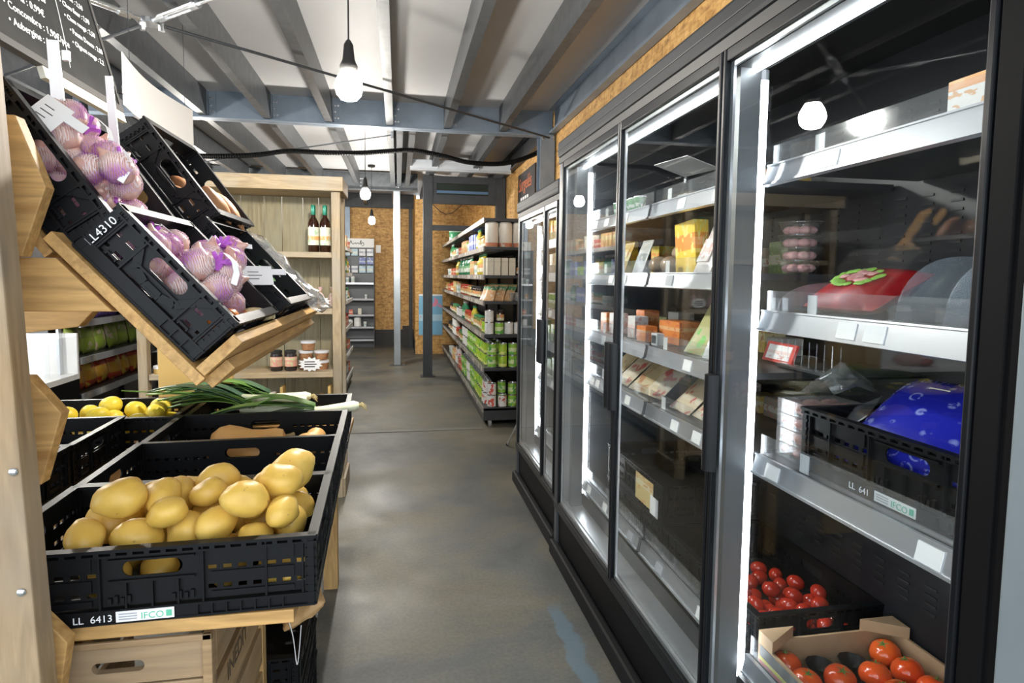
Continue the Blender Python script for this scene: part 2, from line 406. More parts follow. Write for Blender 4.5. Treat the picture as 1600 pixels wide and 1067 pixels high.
t = thing('portal_frame', 'anthracite steel portal frame over the grocery gondola with a glazed transom', 'frame', (.40, 8.55, 0))
for x in (0, 1.0): MB().box(x-.062, x+.062, -.06, .06, .012, 2.75).build('post', DKSTEEL, t); MB().box(x-.1, x+.1, -.09, .09, 0, .012).build('base_plate', DKSTEEL, t)
for z0, z1 in ((2.655, 2.75), (2.38, 2.50), (2.02, 2.09)): MB().box(.062, .938, -.04, .04, z0, z1).build('rail', DKSTEEL, t)
MB().box(.062, .12, -.03, .03, 2.5, 2.655).box(.83, .938, -.03, .03, 2.5, 2.655).build('mullion', DKSTEEL, t)
g = MB().box(.12, .83, -.01, 0, 2.5, 2.655).build('transom_pane', mat('dark_glass', (.02,.028,.022), .2), t)
MB().box(.12, .83, -.016, -.011, 2.525, 2.56).build('reflection_strip', mat('painted_blue_reflection', (.09,.17,.29), .3), g)  # bluish reflection in the transom pane, put in as a coloured strip
MB().tube([(.07,-.05,2.36),(.17,-.05,2.27),(.25,-.05,2.235),(.34,-.05,2.26),(.46,-.05,2.37)], .006, 6).build('loose_cable', INK, t)

t = thing('portal_frame', 'dark narrow door frame at the corner beside the far recess', 'frame', (.24, 12.1, 0))
MB().box(-.035, .035, -.05, .05, 0, 2.68).build('post', DKSTEEL, t); MB().box(-.16, .035, -.04, .04, 0, .42).build('low_panel', mat('dark_skirting', (.022,.020,.018), .5), t)

# ---- tie rods below the roof
t = thing('cross_brace', 'crossed tie rods with galvanised turnbuckles under the near ceiling', 'brace', (-1.285, 3.646, 2.715))
ends = [((2.70, 2.14, 0), 0), ((-2.45, 2.18, 0), 0), ((2.68, -2.40, 0), 1), ((-1.72, -2.20, 0), 1)]
for e, g_ in ends:
    e = Vector(e); d = e.normalized()
    MB().cyl(d*.05, e, .009, 8).build('tie_rod', ZINC if g_ else DKSTEEL, t)
    if g_:
        s = Vector((-d.y, d.x, 0))*.02
        tb = MB().cyl(d*.12+s, d*.42+s, .008, 6).cyl(d*.12-s, d*.42-s, .008, 6).cyl(d*.10, d*.16, .022, 8).cyl(d*.38, d*.44, .022, 8).build('turnbuckle', ZINC, t)
        MB().cyl(d*.03, d*.12, .013, 8).build('eye_bolt', ZINC, tb)
    else:
        MB().cyl(d*.06+Vector((0,0,-.03)), d*.06+Vector((0,0,.02)), .016, 6).build('bolt', ZINC, t)
MB().cyl((0,0,-.012), (0,0,.012), .05, 16).build('ring_plate', ZINC, t)
t = thing('tie_rod', 'thin bare tie rod running under the ceiling behind the main beam', 'brace', (-.05, 5.95, 2.70))
MB().cyl((0,0,0), (-2.9, 2.55, .0), .007, 6).build('rod', GALV, t); MB().cyl((0,0,-.03), (0,0,.03), .014, 6).build('bolt', ZINC, t)
cp = [(-2.4,6.15,2.46),(-1.9,6.15,2.466),(-1.628,6.15,2.473),(-1.294,6.15,2.5),(-1.01,6.15,2.548),(-.722,6.15,2.55),(-.369,6.15,2.56),(-.069,6.15,2.592),(.145,6.15,2.609),(.423,6.15,2.572),(.706,6.15,2.517),(1.059,6.15,2.526),(1.352,6.15,2.628),(1.42,6.15,2.70)]
def smooth_path(p, n=6):
    p = [Vector(q) for q in p]; out = []
    for i in range(len(p)-1):
        a, b, c, d = p[max(i-1,0)], p[i], p[i+1], p[min(i+2, len(p)-1)]
        for k in range(n):
            u = k/n; out.append(.5*((2*b)+(c-a)*u+(2*a-5*b+4*c-d)*u*u+(3*b-a-3*c+d)*u**3))
    return out + [p[-1]]
sp_ = smooth_path(cp, 30)
tag(MB().tube(sp_, [.021 + .004*(i % 2) for i in range(len(sp_))], 8).build('cable_conduit', BLACKM), 'black ribbed cable conduit sagging across the ceiling behind the main beam', 'conduit')

# ---- hanging bulbs
def pendant(x, y, z, label, rose=True):
    t = thing('pendant_lamp', label, 'lamp', (x, y, z), group='bare bulb pendants')
    prof = [(.012,-.050),(.030,-.044),(.044,-.028),(.050,0),(.047,.02),(.036,.042),(.024,.060)]
    MB().lathe(prof, 20).build('bulb', BULBM, t, True)
    MB().lathe([(.030,.056),(.033,.075),(.026,.088),(.022,.10),(.017,.15),(.009,.165),(.004,.17)], 16).build('holder', INK, t, True)
    MB().cyl((0,0,.165), (0,0,2.975-z), .0032, 6).build('flex', INK, t)
    if rose: MB().lathe([(.05,2.945-z),(.052,2.955-z),(.052,2.975-z)], 16).build('ceiling_rose', INK, t, True)
    return t
pendant(-.176, 2.40, 2.09, 'large glowing bare bulb hanging nearest, over the aisle')
pendant(-.315, 6.30, 2.19, 'second glowing bare bulb hanging from a black ceiling rose past the beam')
pendant(-.371, 9.20, 2.18, 'small farthest glowing bulb hanging before the far board wall')
for p in ((-2.7, 3.4, 2.1), (-2.7, 6.0, 2.1), (-2.7, 9.0, 2.1)):  # unseen pendants, added to brighten the left of the room
    pendant(*p, 'added unseen bare bulb pendant lighting the snack aisle at the far left')
# ================================================================== refrigerated cabinets
FROST = film('hazy_acrylic', (.93,.95,.97), .05, .08, .10, (.75,.82,.9))  # acrylic with a pale bluish haze mixed in, for the dividers
SLATE = mat('chiller_interior', (.012,.013,.015), .42, spec=.4)
SHELFM = mat('chiller_shelf_steel', (.030,.032,.035), .38, .3)
def chiller(label, xf, y0, y1, H, doors, leds, shelves, deep=.60):
    """xf front plane, runs along +Y from y0 to y1; shelves: list of (ya, yb, [z, ...])"""
    t = thing('display_chiller', label, 'chiller', (xf, y0, 0)); L = y1-y0
    sill, top = .285, H-.10
    MB().box(.03, deep, .0, L, .05, sill-.02).build('plinth', BLACKM, t, bevel=.004)
    MB().box(-.025, .015, .0, L, .0, .075).build('kick_rail', mat('black_rubber', (.010,.0105,.0115), .6, spec=.2), t, bevel=.012)
    MB().box(.012, .03, .0, L, .075, sill-.035).build('lower_panel', BLACKM, t, bevel=.003)
    MB().box(-.004, .035, 0, L, sill-.045, sill-.012).build('bottom_frame', SHEEN, t, bevel=.004)
    MB().box(.014, .11, .06, L-.06, sill-.02, sill).box(.03, .036, .06, L-.06, sill, sill+.012).build('sill', ALU, t)
    MB().box(.11, .13, .06, L-.06, sill-.02, .35).build('air_grille', SLATE, t)
    MB().box(.13, deep-.04, .06, L-.06, .33, .35).build('deck', SHELFM, t)
    MB().box(deep-.04, deep, .06, L-.06, .26, H-.03).build('back_panel', SLATE, t)
    b = MB(); k = .12
    while k < L-.1:
        for z in (.55, .75, 1.0, 1.22, 1.45, 1.55, 1.78):
            for q in range(4): b.box(deep-.043, deep-.0405, k, k+.035, z+q*.022, z+q*.022+.006)
        k += .085
    b.build('air_slots', INK, t)
    for k, (a, c) in enumerate(((0, .055), (L-.055, L))):
        e = MB().box(.0, deep, a, c, .0, H).build('end_panel', DKSTEEL if k else MATTE, t, bevel=.006)
        yy = (c, c+.004) if k == 0 else (a-.004, a)
        MB().box(.03, .115, yy[0], yy[1], sill, top).build('inner_liner', mat('grey_liner', (.40,.41,.42), .35, .5), e)
    MB().box(.0, deep, 0.055, L-.055, H-.03, H).build('top_panel', BLACKM, t)
    hd = MB().box(-.012, .03, 0, L, top+.028, H+.004).build('header', mat('grey_header', (.022,.024,.027), .6, 0, spec=.15), t, bevel=.012)
    MB().box(-.004, .04, 0, L, top-.0, top+.028).build('hinge_channel', INK, hd)
    MB().box(-.014, -.011, 0, L, top+.06, top+.063).build('groove', INK, hd)
    MB().box(.04, .12, .06, L-.06, top-.03, top+.02).build('light_box', mat('dark_light_box', (.06,.062,.066), .4, .4), t)
    MB().box(.080, .092, .10, L-.10, top-.040, top-.03).build('top_led', LEDM, t)
    if doors[0][0]-y0 > .05: MB().box(-.004, .03, .02, doors[0][0]-y0-.001, sill-.012, top).build('stile', MATTE, t, bevel=.003)
    for ya, yb, hs in doors:
        a, c = ya-y0, yb-y0; z0, z1 = sill-.008, top
        d = MB()
        w = .015
        d.box(-.006, .022, a+.002, a+w, z0, z1).box(-.006, .022, c-w, c-.002, z0, z1).box(-.004, .020, a+w, c-w, z0, z0+.014).box(-.004, .020, a+w, c-w, z1-.030, z1)
        dr = d.build('door', SHEEN, t, bevel=.003)
        MB().box(.002, .008, a+w, c-w, z0+.014, z1-.030).build('glass', GLASS, dr)
        g = MB(); q = .012
        g.box(.009, .016, a+w, a+w+q, z0+.014, z1-.030).box(.009, .016, c-w-q, c-w, z0+.014, z1-.030).box(.009, .016, a+w+q, c-w-q, z0+.014, z0+.026).box(.009, .016, a+w+q, c-w-q, z1-.042, z1-.030)
        g.build('glazing_spacer', ALU, dr)
        hz0, hz1 = .925, 1.165
        hy = a+.022 if hs < 0 else c-.022
        hm = MB(); pr = []
        for i in range(9):
            an = PI*i/8; pr.append((-.008-.026*math.sin(an), hy+.020*math.cos(an)))
        hm.prism([(x, y) for x, y in pr], hz0, hz1)
        hm.build('handle', mat('handle_black', (.008,.009,.011), .35, spec=.3), dr, 60)
        MB().cyl((.006, hy, z1+.002), (.006, hy, z1+.022), .008, 8).build('hinge_pin', ZINC, dr)
    for y in leds:
        a = y-y0
        m_ = MB().box(.05, .105, a-.018, a+.018, sill, top-.03).build('led_mullion', mat('grey_mullion', (.20,.21,.22), .4, .4), t)
        MB().tube([(.118, a, sill+.06), (.118, a, top-.055)], .016, 12).build('led_tube', LEDM, m_)
        MB().tube([(.118, a, top-.055), (.118, a, top-.03)], .017, 12).build('led_cap', GREYC, m_)
    for ya, yb, zs in shelves:
        for z in zs:
            a, c = ya-y0+.012, yb-y0-.012
            front = .13 if z > .5 else .125
            s = MB()
            if z > .5: s.box(front, deep-.05, a, c, z-.018, z)
            else: s.box(front, front+.02, a, c, z-.05, z-.012)
            so = s.build('shelf' if z > .5 else 'deck_rail', SHELFM, t)
            M = Matrix.Translation((front, 0, z-.006)) @ Matrix.Rotation(R(12), 4, 'Y')
            MB().box(-.010, .0, a, c, -.040, .006, M).box(-.014, .0, a, c, -.044, -.038, M).box(-.013, .0, a, c, .004, .008, M).build('price_rail', RAIL, so)
            MB().box(front+.004, front+.007, a, c, z+.001, z+.052).build('clear_upstand', CLEAR, so)
            rn = random.Random(int(z*1000+ya*77)); y = a+.05
            while y < c-.07:
                if rn.random() < .30:
                    MB().box(-.0125, -.0105, y, y+.052, -.036, -.002, M).build('price_ticket', WHITEP if rn.random() < .7 else GREYC, so)
                y += .075
            for y in (a+.50,):
                if y < c-.1 and z > .5: MB().box(front+.0075, front+.0095, y, y+.03, z+.002, z+.045).build('clip_card', WHITEPL, so)
    return t
chiller('tall black three-door glass-fronted chiller filling the right foreground', .775, .64, 2.95, 2.045,
        [(.699, 1.405, 1), (1.408, 2.108, 1), (2.111, 2.875, -1)], [.725, 1.435, 2.835],
        [(.705, 1.41, [1.675, 1.32, .955, .42]), (1.465, 2.11, [1.66, 1.415, 1.15, .94, .42]), (2.11, 2.86, [1.66, 1.415, 1.15, .94, .42])])
chiller('shorter two-door glass chiller beyond the tall one, its end showing', .79, 2.975, 4.06, 1.885,
        [(3.02, 3.30, 1), (3.303, 4.0, -1)], [3.965],
        [(3.0, 4.0, [1.62, 1.42, 1.20, 1.0, .78, .42])])
t = thing('prop_rod', 'thin bare metal rod leaning out from under the far chiller', 'rod', (.885, 4.92, 0))
MB().cyl((0,0,.005), (.07,-.16,.26), .008, 8).build('rod', ALU, t); MB().ball((0,0,.012), .013).build('foot', INK, t)

# ---- packaged food
def pouch_mesh(w, h, d, mats, n=8, pinch=.0):
    """pillow bag standing in xz, thickness along y, sealed top and bottom edges"""
    b = MB()
    vs = []
    for s in (1, -1):
        for j in range(n+1):
            for i in range(n+1):
                u, v = i/n*2-1, j/n*2-1
                t = (max(0, 1-abs(u)**3.0)*max(0, 1-abs(v)**2.6))**.6
                e = 1-pinch*(abs(v)**4)
                vs.append((u*w/2*e*(1-.06*(1-abs(v))), s*(d/2*t+.0008), (v+1)*h/2))
    q = n+1; fs = []
    for s in (0, 1):
        o = s*q*q
        for j in range(n):
            for i in range(n):
                f = (o+j*q+i, o+j*q+i+1, o+(j+1)*q+i+1, o+(j+1)*q+i); fs.append(f if s else f[::-1])
    for i in range(n):
        fs += [(i, i+1, q*q+i+1, q*q+i), (n*q+i, n*q+i+1, q*q+n*q+i+1, q*q+n*q+i), (i*q, (i+1)*q, q*q+(i+1)*q, q*q+i*q), (i*q+n, (i+1)*q+n, q*q+(i+1)*q+n, q*q+i*q+n)]
    b.add(vs, fs)
    return b
def can_mesh(name, r, h, lab):
    b = MB(); b.mat(1).lathe([(r*.9,0),(r,.002),(r,.006)], 14); b.mat(0).lathe([(r*.985,.006),(r*.985,h-.006)], 14, cap=False); b.mat(1).lathe([(r,h-.006),(r,h-.001),(r*.93,h),(r*.92,h-.004)], 14)
    return b.mesh(name, [lab, ZINC], 40)
def jar_mesh(name, r, h, body, lid, lab):
    b = MB(); b.mat(0).lathe([(r*.9,0),(r,.006),(r,h*.74),(r*.86,h*.82),(r*.80,h*.84)], 14); b.mat(2).lathe([(r*1.005,h*.14),(r*1.005,h*.62)], 14, cap=False); b.mat(1).lathe([(r*.86,h*.84),(r*.88,h*.85),(r*.88,h*.98),(r*.8,h)], 14)
    return b.mesh(name, [body, lid, lab], 40)
def bottle_mesh(name, r, h, body, cap, lab):
    b = MB(); b.mat(0).lathe([(r*.88,0),(r,.006),(r,h*.60),(r*.86,h*.68),(r*.42,h*.78),(r*.36,h*.90)], 14); b.mat(2).lathe([(r*1.01,h*.16),(r*1.01,h*.52)], 14, cap=False); b.mat(1).lathe([(r*.42,h*.88),(r*.44,h*.89),(r*.44,h*.99),(r*.38,h)], 14)
    return b.mesh(name, [body, cap, lab], 40)
def carton(name, w, d, h, m, label, cat, loc, rz=0, tilt=0, group=None):
    """printed carton: box with a flap edge and a side print panel"""
    t = thing(name, label, cat, loc, (tilt, 0, rz), group)
    MB().box(-w/2, w/2, -d/2, d/2, 0, h).build('carton', m, t, bevel=.0015)
    MB().box(-w/2+.004, w/2-.004, -d/2+.004, d/2-.004, h, h+.0012).build('flap', m, t)
    return t
def tray_pack(label, w, d, h, food, lab, loc, rot=(0,0,0), group=None, name='meat_tray', cat='food tray', tray=None):
    t = thing(name, label, cat, loc, rot, group)
    b = MB(); o = .006
    b.prism([(-w/2+o,-d/2+o),(w/2-o,-d/2+o),(w/2-o,d/2-o),(-w/2+o,d/2-o)], 0, .003)
    for sx, sy, ww, dd in ((0,-1,w,.004),(0,1,w,.004),(-1,0,.004,d),(1,0,.004,d)):
        b.box(sx*(w/2-.002)-ww/2, sx*(w/2-.002)+ww/2, sy*(d/2-.002)-dd/2, sy*(d/2-.002)+dd/2, .0, h)
    b.build('tray', tray or CLEAR, t)
    f = MB(); rn = random.Random(int(w*1e4+loc[1]*1e3))
    nx = max(2, int(w/.05)); ny = max(2, int(d/.05))
    for i in range(nx):
        for j in range(ny):
            f.ball((-w/2+w*(i+.5)/nx, -d/2+d*(j+.5)/ny, h*.5), (w/nx*.52, d/ny*.52, h*.42), 8, 6)
    f.build('contents', food, t, True)
    MB().box(-w/2, w/2, -d/2, d/2, h, h+.0012).build('lid_film', WRAP, t)
    if lab: MB().box(-w*.3, w*.3, -d*.36, d*.30, h+.0013, h+.0022).build('label', lab, t)
    return t
MEAT = mat('minced_meat', (.40,.16,.12), .5, c2=(.56,.30,.25), scale=60, bmp=.4, bscale=90)
HAM = mat('pink_ham', (.62,.30,.30), .4, c2=(.72,.45,.43), scale=20)
YELLOWBOX = label_mat('yellow_orange_print', (.86,.58,.06), (.80,.30,.05), (.75,.68,.20), .45, .75, bs=5)
WHITEPRINT = label_mat('white_pink_print', (.82,.80,.78), (.80,.62,.58), (.72,.45,.40), .4, .6, bs=4)
ORANGEC = label_mat('orange_print', (.72,.24,.06), (.75,.42,.2), (.60,.16,.05), .6, .75, bs=4)
GREENK = label_mat('olive_green_print', (.42,.40,.16), (.50,.46,.24), (.18,.50,.10), .3, .5, bs=4)
CREAMP = label_mat('cream_red_print', (.66,.55,.38), (.70,.62,.48), (.55,.12,.10), .3, .4, bs=2.6)
CREAMP2 = label_mat('tan_print', (.55,.43,.24), (.62,.52,.34), (.48,.25,.12), .2, .35, bs=3)

def on_shelf(x, y, z): return (x, y, z)
# top shelf of the near bay: carton
carton('food_carton', .12, .10, .062, label_mat('white_orange_carton', (.85,.80,.74), (.80,.33,.10), (.78,.40,.16), .72, 1.0, bs=4), 'small white and orange carton alone on the top chiller shelf', 'carton', (.975, .865, 1.676), PI/2)
# red bag with salad picture
t = thing('frozen_bag', 'red plastic food bag with a green salad picture on the chiller shelf', 'bag', (1.03, 1.17, 1.325), (R(-66), 0, R(-88)))
t.location = (.985, 1.25, 1.335)
bag = pouch_mesh(.235, .17, .075, None, 12, .05).build('bag_body', mat('red_plastic', (.34,.008,.014), .38, c2=(.45,.018,.022), scale=9, bmp=.3, bscale=18), t, True)
t.rotation_euler = (R(-62), 0, R(-90))
leaf = MB(); rn = random.Random(3)
for k in range(30):
    a = rn.uniform(0, 2*PI); rr = .042+.012*rn.random(); leaf.ball((rr*1.25*math.cos(a), -.0385, .085+rr*.72*math.sin(a)), (.012, .003, .010), 6, 4)
leaf.build('salad_print', mat('lettuce_green', (.20,.46,.04), .5, c2=(.36,.62,.10), scale=40), t, True)
pk = MB()
for k in range(16):
    a = rn.uniform(0, 2*PI); rr = .034*rn.random()**.5; pk.ball((rr*1.25*math.cos(a), -.040, .085+rr*.72*math.sin(a)), (.014, .003, .010), 6, 4)
pk.build('ham_print', mat('ham_pink_print', (.70,.22,.20), .5, c2=(.80,.45,.42), scale=40), t, True)
# round tubs stacked
for k in range(4):
    t = thing('meat_tub', ['lowest', 'second lowest', 'second highest', 'topmost'][k]+' clear round tub of pink meat stacked beyond the red bag', 'tub', (1.20, 1.69, 1.4165+k*.038), group='clear meat tubs')
    MB().lathe([(.045,0),(.048,.003),(.060,.036),(.066,.038),(.066,.042),(.060,.043)], 18).build('tub', CLEAR, t, True)
    f = MB(); rn = random.Random(k)
    for q in range(7): f.ball((.03*math.cos(q*.9), .03*math.sin(q*.9), .018), (.02,.018,.013), 8, 6)
    f.build('meat', HAM, t, True)
# clear dividers
def divider(x, y, z, label, h=.125, d=.19):
    pts = [(0,0),(d,0),(d,h)]
    for i in range(9): a = PI/2*i/8; pts.append((d*.72-d*.70*math.sin(a)*1.0, h-(h*.86)*(1-math.cos(a))))
    M = Matrix(((1,0,0,0),(0,0,1,0),(0,1,0,0),(0,0,0,1)))
    t = thing('shelf_divider', label, 'divider', (x, y, z))
    MB().prism(pts, -.0015, .0015, M).build('plate', FROST, t); MB().box(-.004, .022, -.012, .012, 0, .032).build('clip', CLEAR, t)
divider(.920, 1.005, 1.3225, 'rounded clear divider between the red bag and the second divider')
divider(.920, .90, 1.3225, 'rounded clear divider nearest the chiller edge on the red bag shelf')
divider(.920, 1.372, 1.3225, 'low clear divider by the light tube on the red bag shelf', .07)
divider(.920, 2.085, .9425, 'clear divider between the flat paper packs in the middle bay')
# hanging red-white pack under the bag shelf
t = thing('hanging_pack', 'red-edged white flat pack stood in a clear tray behind the near light tube', 'pack', (1.10, 1.63, 1.155), (R(-20), 0, R(-90)))
MB().box(-.07,.07,-.004,.004,0,.06).build('card', mat('red_card', (.55,.05,.04), .5), t); MB().box(-.055,.055,-.006,-.004,.008,.052).build('window_label', WHITEPRINT, t)
t = thing('wire_rack', 'small clear hook rack beside the red-edged pack', 'rack', (1.12, 1.46, 1.163))
b = MB()
for k in range(9): b.cyl((-.04, -.12+k*.03, .0), (-.04, -.12+k*.03, .07), .0015, 5)
b.box(-.05,-.03,-.13,.13,-.004,0).build('hooks', CLEAR, t)
MB().box(-.05, .20, -.13, .13, -.010, -.004).build('tray', SHELFM, t)
# minced-meat patties stack (lower shelf, left)
for k in range(4):
    t = tray_pack(['lowest', 'second lowest', 'second highest', 'topmost'][k]+' clear pack of minced patties stacked beside the plastic crate', .16, .10, .034, MEAT, None, (1.03, 1.345, .956+k*.037), (0,0,0), 'patty packs beside the crate', 'patty_pack', 'food pack')
t = thing('loose_film', 'curled clear film standing on the patty packs', 'film', (1.05, 1.345, 1.105))
b = MB(); b.add([(x, y, .10*math.exp(-((y+.05)/.06)**2)*(1 if abs(x) < .06 else .6)) for x in (-.06, 0, .06) for y in [(-.10+.02*i) for i in range(11)]], [(i*11+j, i*11+j+1, (i+1)*11+j+1, (i+1)*11+j) for i in range(2) for j in range(10)])
o = b.build('film_sheet', WRAP, t, True); m_ = o.modifiers.new('thick', 'SOLIDIFY'); m_.thickness = .001
# blue bag
BLUE = mat('blue_flower_bag', (.035,.04,.55), .3)
def blue_mat():
    m, nt, b = new_mat('blue_floral_plastic')
    vo = N(nt, 'ShaderNodeTexVoronoi'); vo.inputs['Scale'].default_value = 24; vo.inputs['Randomness'].default_value = .3
    v = coords(nt, (1,1,1), 'Object', rnd=False); nt.links.new(v, vo.inputs['Vector'])
    d = ramp(nt, vo.outputs['Distance'], [(.16,(.40,.45,.85)),(.22,(.02,.025,.42)),(.36,(.02,.025,.42)),(.41,(.34,.40,.82)),(.47,(.02,.025,.42))])
    wv = noise(nt, v, 90, 2); g = ramp(nt, wv, [(.52,(0,0,0)),(.60,(1,1,1))]); mx = N(nt, 'ShaderNodeMix', data_type='RGBA'); nt.links.new(g, mx.inputs[0]); nt.links.new(d, mx.inputs[6]); mx.inputs[7].default_value = (.02,.025,.42,1)
    nt.links.new(mx.outputs[2], b.inputs['Base Color']); b.inputs['Roughness'].default_value = .25; bump(nt, b, noise(nt, v, 14, 3), .5, .01); return m
t = thing('blue_bag', 'blue flower-patterned plastic bag lying in the chiller crate', 'bag', (.975, 1.06, 1.005), (R(-54), 0, R(-84)))
pouch_mesh(.29, .28, .12, None, 12, .05).build('bag_body', blue_mat(), t, True)
MB().ball((.06, -.052, .175), (.035, .004, .014), 10, 6).build('yellow_print', mat('yellow_print', (.72,.70,.12), .4), t, True)
MB().box(-.035, .01, -.054, -.050, .19, .215).build('white_patch', WHITEP, t)
MB().add([(-.15,-.03,.02),(-.09,-.06,.09),(-.11,-.055,.16),(-.17,-.02,.12),(-.13,-.065,.10)], [(0,1,4),(1,2,4),(2,3,4),(3,0,4)]).build('clear_tail', WRAP, t)

# middle and far bay of the tall chiller: cartons, flat packs, pouches
def flat_pack(y, z, m, label, w=.13, h=.19, x=.945, lean=28, name='flat_pack', cat='pack', skew=0, lab=None):
    t = thing(name, label, cat, (x, y, z), (R(-lean), 0, R(-90+skew)))
    pouch_mesh(w, h, .022, None, 8, .0).build('pouch', m, t, True)
    MB().box(-w/2*.96, w/2*.96, -.002, .002, h*.965, h+.006).build('seal_edge', m, t)
    if lab: MB().box(-w*.33, w*.33, -.0145, -.0125, h*.22, h*.72).build('label', lab, t)
    return t
Z1, Z2, Z3 = 1.4165, 1.1515, .9415
carton('food_carton', .055, .115, .175, YELLOWBOX, 'tall yellow and orange carton leaning beside a white flat pack in the chiller', 'carton', (.985, 1.95, Z1), R(8), R(-6))
flat_pack(1.825, Z1, mat('clear_pack_meat', (.70,.60,.58), .3, c2=(.80,.76,.74), scale=10), 'clear-wrapped white-labelled flat pack leaning next to the yellow carton', .11, .16, .95, 24, lab=WHITEPRINT)
carton('food_carton', .10, .06, .12, YELLOWBOX, 'squat yellow carton beyond the bread rolls', 'carton', (1.14, 2.52, Z1), R(10))
carton('food_carton', .07, .06, .15, label_mat('amber_print', (.76,.50,.06), (.70,.42,.06), (.62,.36,.05), .4, .6), 'amber yellow carton in the farthest bay beside the light tube', 'carton', (1.05, 2.72, Z1), R(5))
for k, (dx, dy, dz) in enumerate(((0,0,0), (.02,-.085,0), (-.01,.085,0), (.06,.03,.045), (.05,-.05,.045))):
    t = thing('bread_roll', ['middle front', 'right front', 'left front', 'upper left', 'upper right'][k]+' wrapped bread roll on the second chiller shelf', 'bread', (1.02+dx, 2.19+dy, Z1+dz), group='wrapped rolls')
    MB().ball((0,0,.034), (.045,.040,.034), 12, 8).build('roll', mat('brown_bread', (.34,.20,.10), .6, c2=(.46,.30,.17), scale=30), t, True)
    MB().ball((0,0,.035), (.049,.044,.0352), 10, 7).build('wrapper', WRAP, t, True)
for k, y in enumerate((2.08, 2.16)):
    t = thing('yoghurt_pot', ['nearer', 'farther'][k]+' white pot with a foil lid behind the bread rolls', 'pot', (1.15, y, Z1))
    MB().lathe([(.030,0),(.036,.08)], 14).build('pot', WHITEPL, t, True); MB().lathe([(.038,.08),(.039,.083),(.030,.085)], 14).build('lid', mat('red_foil', (.55,.35,.30), .3, .4), t, True)
# orange packs
for k, (x, y, w, d, h) in enumerate(((.965, 2.28, .05, .08, .06), (1.075, 2.19, .12, .16, .085), (.98, 2.41, .06, .07, .09), (1.06, 2.50, .07, .08, .11), (.97, 2.61, .06, .07, .09), (.97, 2.73, .06, .07, .085))):
    carton('orange_pack', w, d, h, ORANGEC if k not in (2, 4) else WHITEPRINT, ['low orange pack at the rail of the middle bay', 'wide orange pack behind the low one in the middle bay', 'white pack seen behind the door handles', 'tall orange pack behind the door handles', 'white carton beside the long light tube', 'orange carton farthest along the third shelf'][k], 'pack', (x, y, Z2), R(3))
t = thing('barcode_pack', 'white barcoded pot standing at the rail in the middle bay', 'pot', (.945, 2.13, Z2))
MB().box(-.015,.015,-.025,.025,0,.045).build('pot', WHITEPL, t, bevel=.003); b = MB()
for k in range(8): b.box(-.0158,-.0152,-.020+k*.005,-.0178+k*.005+.001*(k%2),.008,.038)
b.build('barcode', INK, t)
flat_pack(1.87, Z2, GREENK, 'olive green and tan pouch leaning at the near end of the middle bay', .15, .19, .96, 30)
flat_pack(1.745, Z2, mat('clear_white_bag', (.70,.70,.69), .25, c2=(.8,.8,.8), scale=8), 'clear white bag leaning against the olive pouch', .07, .14, .94, 25)
for k, (y, m, sk) in enumerate(((2.34, CREAMP2, 6), (2.22, CREAMP, 4), (1.96, CREAMP, 0), (1.82, CREAMP, -3), (2.52, CREAMP, 0), (2.70, CREAMP2, 0))):
    flat_pack(y, Z3, m, ['tan paper pack leaning first behind the door handles', 'cream and red paper pack leaning by the handles', 'large cream pack with a red flash near the chiller mullion', 'cream pack of sliced meat nearest the mullion', 'cream pack leaning beside the long light tube', 'tan pack leaning farthest along the fourth shelf'][k], .15, .16, .955+.012*(k % 2), 48, skew=sk)
tray_pack('small tray of pink mince at the rail nearest the mullion', .06, .12, .03, MEAT, None, (.955, 1.68, Z3), name='mince_tray')
# card notice lying on top shelf, tag
t = thing('paper_notice', 'white printed notice lying on the top shelf of the middle bay', 'notice', (1.02, 2.10, 1.80), (0, R(14), R(10)))
MB().box(-.07,.07,-.10,.10,0,.002).build('sheet', WHITEP, t); MB().box(-.03,.03,-.06,.02,.002,.003).build('colour_print', label_mat('faded_print', (.75,.55,.35), (.55,.65,.45), (.75,.3,.2), .3, .5, bs=8), t)
MB().box(.065,.069,-.09,-.08,-.16,0).box(.065,.069,.08,.09,-.16,0).build('stand', CLEAR, t)
for k, y in enumerate((2.36, 2.42, 2.48, 2.54, 2.60)):
    t = thing('green_pot', ['first', 'second', 'third', 'fourth', 'fifth'][k]+' small green pot from the door handles on the top shelf', 'pot', (.955, y, 1.6615), group='green pots')
    MB().lathe([(.020,0),(.025,.06)], 12).build('pot', label_mat('green_white_pot', (.16,.36,.18), (.75,.78,.74), (.1,.3,.12), .4, .6), t, True); MB().lathe([(.026,.06),(.026,.064),(.02,.065)], 12).build('lid', WHITEPL, t, True)
# back rows of the tall chiller
rb = random.Random(77)
BK = [label_mat('back_print_a', (.30,.24,.18), (.55,.50,.42), (.42,.20,.14), .3, .6, bs=4), label_mat('back_print_b', (.50,.50,.48), (.28,.30,.30), (.6,.56,.5), .35, .6, bs=4), label_mat('back_print_c', (.55,.38,.10), (.62,.54,.30), (.4,.2,.08), .4, .7, bs=4), label_mat('back_print_d', (.20,.26,.12), (.48,.46,.34), (.3,.36,.14), .3, .6, bs=4)]
BN = ['brown and cream', 'grey and white', 'amber', 'dark green']
for z, sn in ((1.6615, 'top'), (Z1, 'second'), (Z2, 'third'), (Z3, 'fourth')):
    y = 1.82
    while y < 2.76:
        q = rb.randrange(4); w = rb.uniform(.07, .10); h = rb.uniform(.05, .11) if z > 1.0 else rb.uniform(.05, .09)
        carton('chilled_pack', .08, w, h, BK[q], f'{BN[q]} pack at the back of the {sn} tall-chiller shelf', 'pack', (1.255, y, z), R(rb.uniform(-5, 5)), group=f'{BN[q]} packs at the back of the {sn} chiller shelf'); y += w+.025
